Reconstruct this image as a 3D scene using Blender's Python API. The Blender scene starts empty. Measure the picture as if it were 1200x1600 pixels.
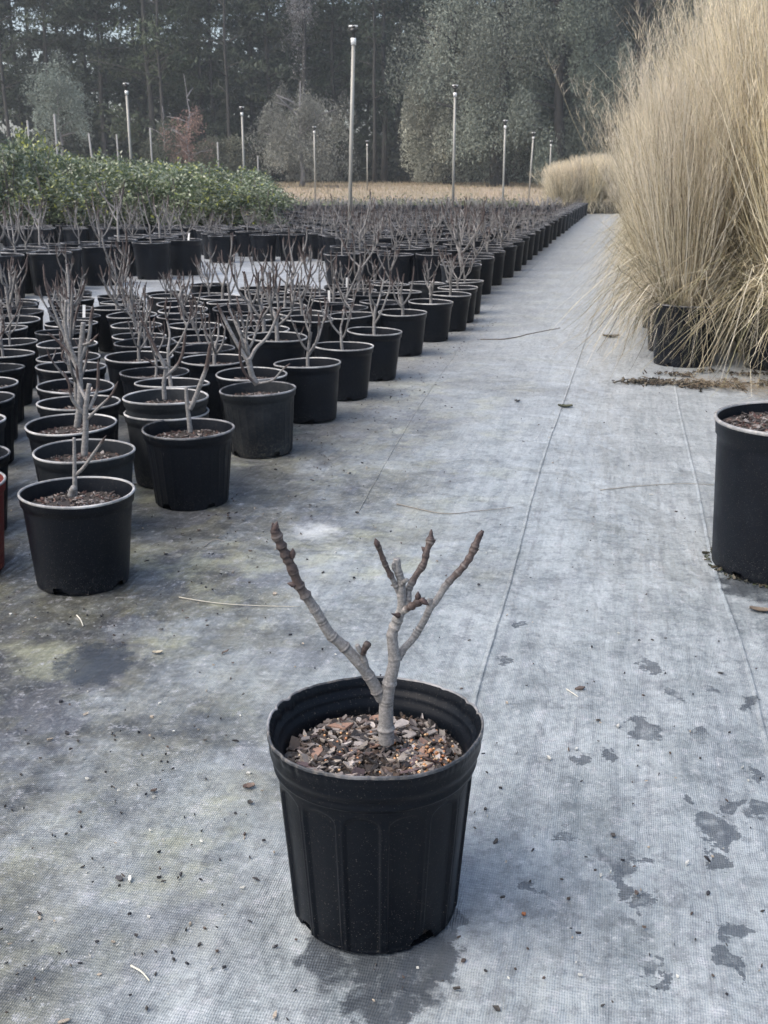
import bpy, math, random
import numpy as np
from mathutils import Vector, Matrix, noise

# ------------------------------------------------------------------ camera, sky, sun, exposure
S = bpy.context.scene
COL = S.collection
CAM_H, PITCH, FPX, YH = 0.98, math.atan(525 / 1680), 1680.0, 275.0
cam = bpy.data.objects.new('camera', bpy.data.cameras.new('camera'))
COL.objects.link(cam); S.camera = cam
cam.location = (0, 0, CAM_H)
cam.rotation_euler = (math.pi / 2 - PITCH, 0, 0)
cam.data.sensor_fit = 'VERTICAL'; cam.data.sensor_height = 24
cam.data.lens = 24 * FPX / 1600
cam.data.clip_start = 0.05; cam.data.clip_end = 1000
cam.data.dof.use_dof = True; cam.data.dof.focus_distance = 1.6; cam.data.dof.aperture_fstop = 14
SUN_EL, SUN_ROT = math.radians(55), math.radians(248)
w = bpy.data.worlds.new("World"); S.world = w; w.use_nodes = True
nt = w.node_tree
sky = nt.nodes.new('ShaderNodeTexSky'); sky.sky_type = 'NISHITA'; sky.sun_disc = False
sky.sun_elevation = SUN_EL; sky.sun_rotation = SUN_ROT; sky.air_density = 1.0; sky.dust_density = 4.0; sky.ozone_density = 0.25
bgn = nt.nodes['Background']; bgn.inputs[1].default_value = 0.14
nt.links.new(sky.outputs[0], bgn.inputs[0])
sd = bpy.data.lights.new('sun', 'SUN'); sd.energy = 0.95; sd.angle = math.radians(65); sd.color = (1, .975, .92)
sun = bpy.data.objects.new('sun', sd); COL.objects.link(sun)
_d = Vector((math.sin(SUN_ROT) * math.cos(SUN_EL), math.cos(SUN_ROT) * math.cos(SUN_EL), math.sin(SUN_EL)))
sun.rotation_euler = _d.to_track_quat('Z', 'Y').to_euler()
S.view_settings.view_transform = 'Standard'; S.view_settings.look = 'None'
S.view_settings.exposure = 1.02; S.view_settings.gamma = 1
S.cycles.max_bounces = 6

random.seed(7); np.random.seed(7)
R = random.Random(11)
SN, CS = math.sin(PITCH), math.cos(PITCH)

def at(px, py, h=0.0):
    """world x, y of a photo point lying on the level plane of height h"""
    zc = FPX * (CAM_H - h) / (CS * (py - YH))
    return Vector(((px - 600) / FPX * zc, (zc - (CAM_H - h) * SN) / CS, h))
def upr(px, py, y):
    """world point of a photo point lying in the upright plane at distance y"""
    a = (py - 800) / FPX
    # ray: forward (0,CS,-SN), down (0,-SN,-CS)
    dy, dz = CS - a * SN, -SN - a * CS
    t = y / dy
    return Vector(((px - 600) / FPX * t, y, CAM_H + dz * t))
U = Vector((0.217, 0.976, 0)); RT = Vector((0.976, -0.217, 0)); P0 = Vector((-0.32, 3.74, 0))
def sside(x, y): return (x - P0.x) * RT.x + (y - P0.y) * RT.y
def smooth(a, b, t):
    t = min(1, max(0, (t - a) / (b - a))); return t * t * (3 - 2 * t)
def gz(x, y): return 0.62 * smooth(30, 58, y) + 0.004 * max(0, y - 58)

# ------------------------------------------------------------------ tagging
def tag(o, label=None, cat=None, group=None, kind=None):
    if label: o['label'] = label
    if cat: o['category'] = cat
    if group: o['group'] = group
    if kind: o['kind'] = kind
    return o
def empty(name, loc, label=None, cat=None, group=None, rz=0):
    o = bpy.data.objects.new(name, None); COL.objects.link(o); o.location = loc
    o.rotation_euler = (0, 0, rz); o.empty_display_size = .05
    return tag(o, label, cat, group)
def link(name, me, parent=None, loc=(0, 0, 0), rz=0):
    o = bpy.data.objects.new(name, me); COL.objects.link(o); o.location = loc
    o.rotation_euler = (0, 0, rz)
    if parent: o.parent = parent
    return o

# ------------------------------------------------------------------ materials
class NB:
    def __init__(s, name):
        s.m = bpy.data.materials.new(name); s.m.use_nodes = True
        s.t = s.m.node_tree; s.b = s.t.nodes['Principled BSDF']
    def n(s, typ, **kw):
        x = s.t.nodes.new(typ)
        for k, v in kw.items(): setattr(x, k, v)
        return x
    def l(s, a, b): s.t.links.new(a, b)
    def put(s, inp, v):
        if hasattr(v, 'bl_idname') or hasattr(v, 'is_linked'): s.l(v, inp)
        else: inp.default_value = v
    def math(s, op, a, b=0.0, c=0.0, clamp=False):
        x = s.n('ShaderNodeMath', operation=op, use_clamp=clamp)
        s.put(x.inputs[0], a); s.put(x.inputs[1], b)
        if op in ('MULTIPLY_ADD',): s.put(x.inputs[2], c)
        return x.outputs[0]
    def mix(s, f, a, b, mode='MIX'):
        x = s.n('ShaderNodeMix', data_type='RGBA', blend_type=mode)
        s.put(x.inputs[0], f); s.put(x.inputs[6], a); s.put(x.inputs[7], b)
        return x.outputs[2]
    def noise(s, vec, scale, detail=4, rough=.55, out=0, dist=0):
        x = s.n('ShaderNodeTexNoise'); x.inputs['Scale'].default_value = scale
        x.inputs['Detail'].default_value = detail; x.inputs['Roughness'].default_value = rough
        x.inputs['Distortion'].default_value = dist
        if vec is not None: s.l(vec, x.inputs['Vector'])
        return x.outputs[out]
    def ramp(s, f, a, b, va=0.0, vb=1.0):
        x = s.n('ShaderNodeMapRange'); x.interpolation_type = 'SMOOTHSTEP'
        s.put(x.inputs[0], f); x.inputs[1].default_value = a; x.inputs[2].default_value = b
        x.inputs[3].default_value = va; x.inputs[4].default_value = vb
        return x.outputs[0]
    def bump(s, h, strength=.3, dist=.01, prev=None):
        x = s.n('ShaderNodeBump'); x.inputs['Strength'].default_value = strength
        x.inputs['Distance'].default_value = dist; s.l(h, x.inputs['Height'])
        if prev: s.l(prev, x.inputs['Normal'])
        return x.outputs[0]
    def attr(s, name='col'):
        x = s.n('ShaderNodeAttribute', attribute_name=name); return x.outputs['Color']
    def obj(s): return s.n('ShaderNodeTexCoord').outputs['Object']
    def pos(s): return s.n('ShaderNodeNewGeometry').outputs['Position']
    def rnd(s): return s.n('ShaderNodeObjectInfo').outputs['Random']
    def map(s, vec, sc=(1, 1, 1), rot=(0, 0, 0), loc=(0, 0, 0)):
        x = s.n('ShaderNodeMapping'); s.l(vec, x.inputs[0])
        x.inputs['Location'].default_value = loc; x.inputs['Rotation'].default_value = rot; x.inputs['Scale'].default_value = sc
        return x.outputs[0]
    def set(s, col=None, rough=None, normal=None, spec=None, sss=None):
        if col is not None: s.put(s.b.inputs['Base Color'], col)
        if rough is not None: s.put(s.b.inputs['Roughness'], rough)
        if normal is not None: s.l(normal, s.b.inputs['Normal'])
        if spec is not None: s.b.inputs['Specular IOR Level'].default_value = spec
        return s.m
def c4(r, g, b): return (r, g, b, 1)

def m_plastic(name, base, dust, amount=.5, rough=.42):
    k = NB(name); o = k.pos()
    n1 = k.noise(o, 9, 5); n2 = k.noise(o, 90, 3); spk = k.noise(o, 420, 2, .7)
    d = k.math('MULTIPLY', k.ramp(n1, .42, .75), amount)
    z = k.n('ShaderNodeSeparateXYZ'); k.l(o, z.inputs[0])
    low = k.ramp(z.outputs[2], .10, .0, 0, .55)
    d2 = k.math('MULTIPLY', k.math('ADD', low, .10), k.ramp(n2, .45, .7))
    s = k.ramp(spk, .645, .70)
    c = k.mix(d, base, dust)
    c = k.mix(d2, c, c4(dust[0] * 2.2, dust[1] * 1.9, dust[2] * 1.5))
    c = k.mix(k.math('MULTIPLY', s, k.math('ADD', low, .35)), c, c4(.22, .2, .17))
    r = k.ramp(n1, .3, .8, rough - .06, rough + .18)
    return k.set(c, r, k.bump(n2, .12, .002), .15)
M = {}
M['pot'] = m_plastic('black_plastic', c4(.0034, .0050, .0085), c4(.008, .011, .017), .5)
M['pot_hero'] = m_plastic('clean_black_plastic', c4(.0026, .0042, .0074), c4(.005, .0075, .012), .35, .36)
M['pot_grey'] = m_plastic('faded_plastic', c4(.013, .016, .020), c4(.040, .044, .048), .7, .5)
M['pot_red'] = m_plastic('maroon_plastic', c4(.14, .025, .022), c4(.16, .06, .05), .5, .5)
k_m = M['pot_hero'].node_tree
def add_scuff(mat):
    q = NB.__new__(NB); q.m = mat; q.t = mat.node_tree; q.b = q.t.nodes['Principled BSDF']
    src = q.b.inputs['Base Color'].links[0].from_socket; o = q.pos()
    a = q.ramp(q.noise(q.map(o, (60, 60, 9)), 1.6, 4, .6), .66, .74); b = q.ramp(q.noise(q.map(o, loc=(4, 1, 2)), 11, 2), .5, .62)
    q.l(q.mix(q.math('MULTIPLY', q.math('MULTIPLY', a, b), .6), src, c4(.10, .105, .11)), q.b.inputs['Base Color'])
for _m in ('pot', 'pot_hero', 'pot_grey'): add_scuff(M[_m])
M['lip'] = m_plastic('scuffed_highlit_lip', c4(.22, .225, .23), c4(.62, .62, .61), 1.0, .3)  # worn grey edge, with the sky highlight along the rim painted in
M['lip_dark'] = m_plastic('dark_lip', c4(.05, .055, .062), c4(.40, .40, .41), .95, .26)  # pale tone raised to paint the rim highlight on darker lips

k = NB('potting_mix'); a = k.attr(); n = k.noise(k.obj(), 160, 4)
k.set(k.mix(1.0, a, k.mix(n, c4(.6, .6, .6), c4(1.3, 1.3, 1.3)), 'MULTIPLY'), .8, k.bump(n, .5, .003)); M['soil'] = k.m
k = NB('bark_chip'); a = k.attr(); o = k.obj(); n = k.noise(k.map(o, (1, 1, 1)), 220, 4)
k.set(k.mix(1.0, a, k.mix(n, c4(.55, .55, .55), c4(1.4, 1.4, 1.4)), 'MULTIPLY'), k.ramp(n, .3, .7, .4, .75), k.bump(n, .5, .002)); M['chip'] = k.m
k = NB('fertiliser'); a = k.attr(); k.set(a, .35); M['pellet'] = k.m
k = NB('fig_bark'); a = k.attr(); o = k.obj(); n = k.noise(o, 260, 5, .7); n2 = k.noise(o, 700, 2)
k.set(k.mix(1.0, a, k.mix(k.ramp(n, .3, .7), c4(.62, .62, .62), c4(1.25, 1.25, 1.25)), 'MULTIPLY'), .62,
      k.bump(n2, .3, .0008, k.bump(n, .3, .0012))); M['bark'] = k.m
k = NB('straw'); a = k.attr(); k.set(a, .6); k.b.inputs['Specular IOR Level'].default_value = .25; M['straw'] = k.m
k.b.inputs['Subsurface Weight'].default_value = 0
def m_leaf(name, rough, trans=.25):
    k = NB(name); a = k.attr(); v = k.mix(k.rnd(), c4(.82, .82, .85), c4(1.2, 1.18, 1.08))
    c = k.mix(1.0, a, v, 'MULTIPLY'); k.set(c, rough)
    t = k.n('ShaderNodeBsdfTranslucent'); k.l(c, t.inputs[0]); mx = k.n('ShaderNodeMixShader'); mx.inputs[0].default_value = trans
    k.l(k.b.outputs[0], mx.inputs[1]); k.l(t.outputs[0], mx.inputs[2]); k.l(mx.outputs[0], k.t.nodes['Material Output'].inputs[0])
    return k.m
M['leaf'] = m_leaf('glossy_leaf', .22); M['foliage'] = m_leaf('tree_foliage', .75, .15)
M['grass'] = m_leaf('dry_grass', .6, .3)
k = NB('tree_bark'); o = k.obj(); n = k.noise(k.map(o, (1, 1, .25)), 9, 5)
k.set(k.mix(n, c4(.02, .02, .018), c4(.075, .07, .065)), .9, k.bump(n, .6, .05)); M['trunk'] = k.m
k = NB('grey_bark'); o = k.obj(); n = k.noise(k.map(o, (1, 1, .2)), 7, 5)
k.set(k.mix(n, c4(.12, .115, .115), c4(.34, .33, .34)), .9); M['trunk_grey'] = k.m
k = NB('galvanised_pipe'); o = k.obj(); n = k.noise(k.map(o, (1, 1, .3)), 14, 5)
k.set(k.mix(n, c4(.22, .215, .19), c4(.42, .41, .37)), .5); k.b.inputs['Metallic'].default_value = .25; M['pipe'] = k.m
k = NB('grey_post'); n = k.noise(k.obj(), 10, 4); k.set(k.mix(n, c4(.2, .2, .19), c4(.32, .32, .31)), .8); M['post'] = k.m
k = NB('white_plastic'); k.set(c4(.8, .8, .78), .4); M['white'] = k.m
k = NB('dark_nozzle'); k.set(c4(.03, .03, .03), .4); M['nozzle'] = k.m

# ------------------------------------------------------------------ mesh building
class MB:
    def __init__(s): s.V = []; s.F = []; s.C = []; s.I = []; s.n = 0
    def add(s, V, F, c=None, mi=0):
        V = np.asarray(V, float).reshape(-1, 3)
        s.V.append(V)
        for f in F: s.F.append([i + s.n for i in f]); s.I.append(mi)
        c = (.3, .3, .3) if c is None else c
        c = np.asarray(c, float)
        s.C.append(np.tile(c, (len(V), 1)) if c.ndim == 1 else c)
        s.n += len(V); return s
    def quads(s, V, c, mi=0):
        """V (n,4,3) separate quads, c (n,3)"""
        n = len(V); base = s.n
        s.V.append(V.reshape(-1, 3)); s.C.append(np.repeat(c, 4, axis=0))
        s.F.extend((np.arange(n * 4).reshape(-1, 4) + base).tolist()); s.I.extend([mi] * n); s.n += n * 4; return s
    def mesh(s, name, mats, smooth=True):
        me = bpy.data.meshes.new(name)
        V = np.concatenate(s.V)
        me.from_pydata(V.tolist(), [], s.F)
        if not isinstance(mats, (list, tuple)): mats = [mats]
        for m in mats: me.materials.append(m)
        if len(mats) > 1: me.polygons.foreach_set('material_index', s.I)
        C = np.concatenate(s.C); C4 = np.ones((len(C), 4), np.float32); C4[:, :3] = C
        at_ = me.color_attributes.new('col', 'FLOAT_COLOR', 'POINT'); at_.data.foreach_set('color', C4.ravel())
        if smooth: me.polygons.foreach_set('use_smooth', [True] * len(me.polygons))
        me.update(); return me

def catmull(P, n=6):
    P = [Vector(p) for p in P]
    if len(P) < 3: return [P[0].lerp(P[-1], i / (n * 1.0)) for i in range(n + 1)]
    Q = [P[0] * 2 - P[1]] + P + [P[-1] * 2 - P[-2]]; out = []
    for i in range(1, len(Q) - 2):
        for j in range(n):
            t = j / n; a, b, c, d = Q[i - 1], Q[i], Q[i + 1], Q[i + 2]
            out.append(.5 * ((2 * b) + (c - a) * t + (2 * a - 5 * b + 4 * c - d) * t * t + (3 * b - a - 3 * c + d) * t ** 3))
    out.append(P[-1]); return out
def tube(mb, P, rad, sides=8, col=(.3, .3, .3), mi=0, wob=0):
    P = [Vector(p) for p in P]; n = len(P)
    rad = [rad] * n if not hasattr(rad, '__len__') else rad
    T = (P[1] - P[0]).normalized(); N = T.orthogonal().normalized(); V = []; C = []
    for i in range(n):
        t = (P[min(i + 1, n - 1)] - P[max(i - 1, 0)]).normalized()
        N = (N - t * N.dot(t)).normalized(); B = t.cross(N)
        for j in range(sides):
            a = 2 * math.pi * j / sides; r = rad[i] * (1 + (wob * R.uniform(-1, 1) if wob else 0))
            V.append(P[i] + (N * math.cos(a) + B * math.sin(a)) * r)
            C.append(col[i] if hasattr(col[0], '__len__') else col)
    F = [(i * sides + j, i * sides + (j + 1) % sides, (i + 1) * sides + (j + 1) % sides, (i + 1) * sides + j)
         for i in range(n - 1) for j in range(sides)]
    F.append(tuple(range(sides - 1, -1, -1))); F.append(tuple((n - 1) * sides + j for j in range(sides)))
    mb.add([tuple(v) for v in V], F, np.array(C), mi)

def lathe(mb, prof, seg=40, mi=None, rf=None, skip=None, col=(.02, .02, .02), close_bottom=True):
    """prof: list of (r, z, material index for the band above)"""
    V = []; n = len(prof)
    for i, p in enumerate(prof):
        for j in range(seg):
            a = 2 * math.pi * j / seg; r, z = p[0], p[1]
            if rf: r, z = rf(r, z, a, i)
            V.append((r * math.cos(a), r * math.sin(a), z))
    F = []; I = []
    for i in range(n - 1):
        for j in range(seg):
            a = 2 * math.pi * (j + .5) / seg
            if skip and skip(a, (prof[i][1] + prof[i + 1][1]) / 2, i): continue
            F.append((i * seg + j, i * seg + (j + 1) % seg, (i + 1) * seg + (j + 1) % seg, (i + 1) * seg + j))
            I.append(prof[i][2] if len(prof[i]) > 2 else 0)
    F.append(tuple(range(seg - 1, -1, -1))); I.append(0)
    base = mb.n; mb.add(V, F, col); mb.I[-len(I):] = I

# ------------------------------------------------------------------ nursery pots
def small_pot_mesh(name, D, H, Db, mats, ribs=0, seg=56, seed=0, lipr=.0036):
    rr = random.Random(seed); Ro, Rb = D / 2, Db / 2
    wall = lambda z: Rb + (Ro * .955 - Rb) * (z / H)
    P = []
    nz = 26
    P.append((Rb - .004, 0, 0)); P.append((Rb, .003, 0))
    for i in range(1, nz):
        z = .003 + (H * .86 - .003) * i / nz; P.append((wall(z), z, 0))
    P.append((wall(H * .87), H * .87, 0)); P.append((wall(H * .88) + .0045, H * .885, 0)); P.append((wall(H * .95) + .005, H * .955, 0))
    L = Ro
    for a in (-60, -20, 20, 60, 100, 140, 190):
        P.append((L - lipr + lipr * math.cos(math.radians(a)), H - lipr + lipr * math.sin(math.radians(a)), 1))
    P[-1] = (P[-1][0], P[-1][1], 0); P.append((L - .0095, H * .93, 0)); P.append((wall(H * .86) - .003, H * .87, 0)); P.append((wall(H * .7) - .003, H * .68, 0))
    nout = nz + 6
    holes = [rr.uniform(-.3, .3) + q * math.pi / 2 + math.pi / 4 for q in range(4)]
    e1, e2, ph = rr.uniform(-.012, .012), rr.uniform(-.005, .005), rr.uniform(0, 6)
    def rf(r, z, a, i):
        f = 1 + (e1 * math.cos(2 * a + ph) + e2 * math.cos(3 * a)) * (z / H)
        if ribs and i < nz + 1 and z > .002:
            u = abs((a * ribs / (2 * math.pi)) % 1 - .5); m = smooth(.44, .34, u) * smooth(H * .82, H * .76, z)
            r -= .0028 * m
        return r * f, z + (H * .006 * math.sin(2 * a + ph) if z > H * .9 else 0)
    def skip(a, z, i):
        if i > nz: return False
        for h in holes:
            da = (a - h + math.pi) % (2 * math.pi) - math.pi
            if (da * Rb / .017) ** 2 + ((z - .002) / .019) ** 2 < 1: return True
        return False
    mb = MB(); lathe(mb, P, seg, rf=rf, skip=skip)
    # inner root ball seen through the drain holes
    lathe(mb, [(Rb - .012, .002, 0), (Rb - .009, .04, 0), (Rb - .006, .06, 0)], 24)
    return mb.mesh(name, mats)

def chips(mb, n, rad, zf, size=(.004, .014), seed=1, flat=.5, pal=None, centre=(0, 0)):
    rr = random.Random(seed)
    pal = pal or [(.05, .04, .035), (.09, .07, .06), (.14, .12, .11), (.22, .2, .19), (.07, .035, .03), (.03, .025, .025), (.3, .27, .25), (.16, .10, .08)]
    for i in range(n):
        r = rad * math.sqrt(rr.random()); a = rr.uniform(0, 6.283)
        x, y = centre[0] + r * math.cos(a), centre[1] + r * math.sin(a)
        L = rr.uniform(*size) * (1 if rr.random() < .8 else 1.5); W = L * rr.uniform(.16, .65); T = rr.uniform(.0006, .0018)
        m = Matrix.Rotation(rr.uniform(0, 6.28), 3, 'Z') @ Matrix.Rotation(rr.gauss(0, flat), 3, 'X') @ Matrix.Rotation(rr.gauss(0, flat), 3, 'Y')
        k = rr.randint(4, 6); bot = []; top = []
        bend = rr.uniform(-.25, .25)
        for q in range(k):
            b = 2 * math.pi * (q + rr.uniform(-.25, .25)) / k
            px, py = L * math.cos(b) * rr.uniform(.75, 1.05), W * math.sin(b) * rr.uniform(.75, 1.05)
            pz = bend * px * px / L
            bot.append(m @ Vector((px, py, pz - T))); top.append(m @ Vector((px, py, pz + T)))
        c = Vector((x, y, zf(x, y) + rr.uniform(0, .004)))
        V = [tuple(v + c) for v in bot + top]
        F = [tuple(range(k - 1, -1, -1)), tuple(range(k, 2 * k))] + [(q, (q + 1) % k, k + (q + 1) % k, k + q) for q in range(k)]
        p = pal[rr.randrange(len(pal))]; g = rr.uniform(.75, 1.25)
        mb.add(V, F, (p[0] * g, p[1] * g, p[2] * g))

def soil_mesh(name, rad, z, nchips, seed=0, amp=.006, chipsz=(.003, .009)):
    mb = MB(); rings, seg = 8, 24
    def zf(x, y): return z + amp * noise.noise(Vector((x * 22 + seed * 3.1, y * 22, seed)))
    V = [(0, 0, zf(0, 0))]; 
    for i in range(1, rings + 1):
        for j in range(seg):
            a = 2 * math.pi * j / seg; x, y = rad * i / rings * math.cos(a), rad * i / rings * math.sin(a); V.append((x, y, zf(x, y)))
    F = [(0, 1 + j, 1 + (j + 1) % seg) for j in range(seg)]
    F += [(1 + i * seg + j, 1 + (i + 1) * seg + j, 1 + (i + 1) * seg + (j + 1) % seg, 1 + i * seg + (j + 1) % seg) for i in range(rings - 1) for j in range(seg)]
    mb.add(V, F, (.035, .028, .024))
    chips(mb, nchips, rad * .97, zf, chipsz, seed, .45)
    return mb.mesh(name, M['soil'], smooth=False)

# ------------------------------------------------------------------ stems
GREY, BROWN, DARK = np.array((.235, .226, .217)), np.array((.078, .056, .050)), np.array((.045, .03, .028))
def stem(mb, pts, r0, r1, brown_from=.7, nodes=.03, sides=9, tip=True, n=7, seed=0, grey=1.0, fine=False):
    """tapered stem with swollen nodes and pale leaf-scar rings; pts bottom to top"""
    rr = random.Random(seed); P = catmull(pts, n)
    L = [0]
    for i in range(1, len(P)): L.append(L[-1] + (P[i] - P[i - 1]).length)
    tot = L[-1]
    # resample evenly
    step = .0013 if fine else max(nodes / 6, .0025); m = max(4, int(tot / step)); Q = []; j = 0
    for i in range(m + 1):
        s = tot * i / m
        while j < len(L) - 2 and L[j + 1] < s: j += 1
        Q.append(P[j].lerp(P[j + 1], (s - L[j]) / max(1e-9, L[j + 1] - L[j])))
    nd = []; s = nodes * rr.uniform(.4, 1.0)
    while s < tot:
        nd.append(s); f = s / tot; s += nodes * rr.uniform(.35, 1.6) * (1 - .5 * f)
    rad = []; col = []
    for i, q in enumerate(Q):
        s = tot * i / m; f = s / tot; r = r0 + (r1 - r0) * f; b = smooth(brown_from - .08, brown_from + .08, f)
        c = GREY * grey * (1 - b) + BROWN * b; c = c * rr.uniform(.9, 1.1)
        for k_ in nd:
            d = abs(s - k_)
            if d < .005: r *= 1 + (.12 + (.22 if fine else .08) * b + (.1 * math.sin(k_ * 77) if fine else 0)) * (1 - d / .005)
            if fine:
                q_ = (math.sin(k_ * 917.3) * .5 + .5)
                if d < .0011: c = c * (1 - .6 * q_) + np.array((.38, .345, .32)) * .6 * q_ * (1 if b < .5 else .55)
                elif d < .0035: c = c * (1 - .42 * (math.sin(k_ * 531.7) * .5 + .5))
            elif d < .002: c = c * .8
        if tip and s > tot - .012: r *= max(.12, (tot - s) / .012) ** .7; c = DARK * rr.uniform(.8, 1.4)
        rad.append(r); col.append(tuple(c))
    tube(mb, Q, rad, sides, col, wob=.025)
def bud(mb, p, d, L=.012, r=.0032, sides=6):
    L *= .8; r *= 1.08
    p = Vector(p); d = Vector(d).normalized()
    Q = [p - d * .003, p, p + d * L * .35, p + d * L * .7, p + d * L]
    tube(mb, Q, [r * .8, r, r * 1.1, r * .6, r * .08], sides, tuple(DARK * R.uniform(.8, 1.8)))

def sapling_variant(seed, ht, r0):
    """returns trunk mesh, [branch meshes]; base at origin"""
    rr = random.Random(seed); meshes = []
    th = ht * rr.uniform(.3, .55); lean = Vector((rr.uniform(-.12, .12), rr.uniform(-.12, .12), 1)).normalized()
    tp = [Vector((0, 0, -.01)), lean * th * .45 + Vector((rr.uniform(-.006, .006), rr.uniform(-.006, .006), 0)), lean * th]
    mb = MB(); stem(mb, tp, r0, r0 * .78, 2, .035, 8, False, 5, seed, rr.uniform(.75, 1.1))
    tm = mb.mesh('sapling_trunk', M['bark']); br = []
    nb = rr.randint(3, 5); a0 = rr.uniform(0, 6.28)
    for i in range(nb):
        a = a0 + i * 6.283 / nb + rr.uniform(-.5, .5); s = rr.uniform(.45, 1.0) if i else 1.0
        p = lean * th * s; Lb = (ht - p.z) * rr.uniform(.65, 1.05); out = rr.uniform(.25, .75)
        h = Vector((math.cos(a), math.sin(a), 0))
        k1 = rr.uniform(.25, .5)
        jz = lambda: Vector((rr.uniform(-.008, .008), rr.uniform(-.008, .008), 0))
        pts = [p - lean * .004, jz() + p + h * Lb * out * k1 + Vector((0, 0, Lb * k1 * .55)), p + h * Lb * out * .8 + Vector((rr.uniform(-.01, .01), rr.uniform(-.01, .01), Lb * .68)), p + h * Lb * out * rr.uniform(.75, 1.15) + Vector((0, 0, Lb))]
        mb = MB(); stem(mb, pts, r0 * .62, r0 * .36, rr.uniform(.5, 1.0), .024, 7, True, 5, seed * 9 + i, rr.uniform(.7, 1.05))
        for _k in range(rr.randint(1, 3)):
            q = pts[1].lerp(pts[2], rr.uniform(.2, 1)); h2 = Vector((rr.uniform(-1, 1), rr.uniform(-1, 1), 1.1)).normalized()
            stem(mb, [q - h2 * .002, q + h2 * Lb * .18, q + h2 * Lb * .3 + Vector((0, 0, Lb * .08))], r0 * .36, r0 * .26, .5, .02, 6, True, 4, seed * 7 + i)
        for _ in range(4):
            t = rr.uniform(.0, .95); q = pts[1].lerp(pts[2], t) if rr.random() < .5 else pts[2].lerp(pts[3], t); bud(mb, q, (rr.uniform(-1, 1), rr.uniform(-1, 1), .6), .011, .003)
        br.append(mb.mesh('sapling_branch', M['bark']))
    return tm, br

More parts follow.
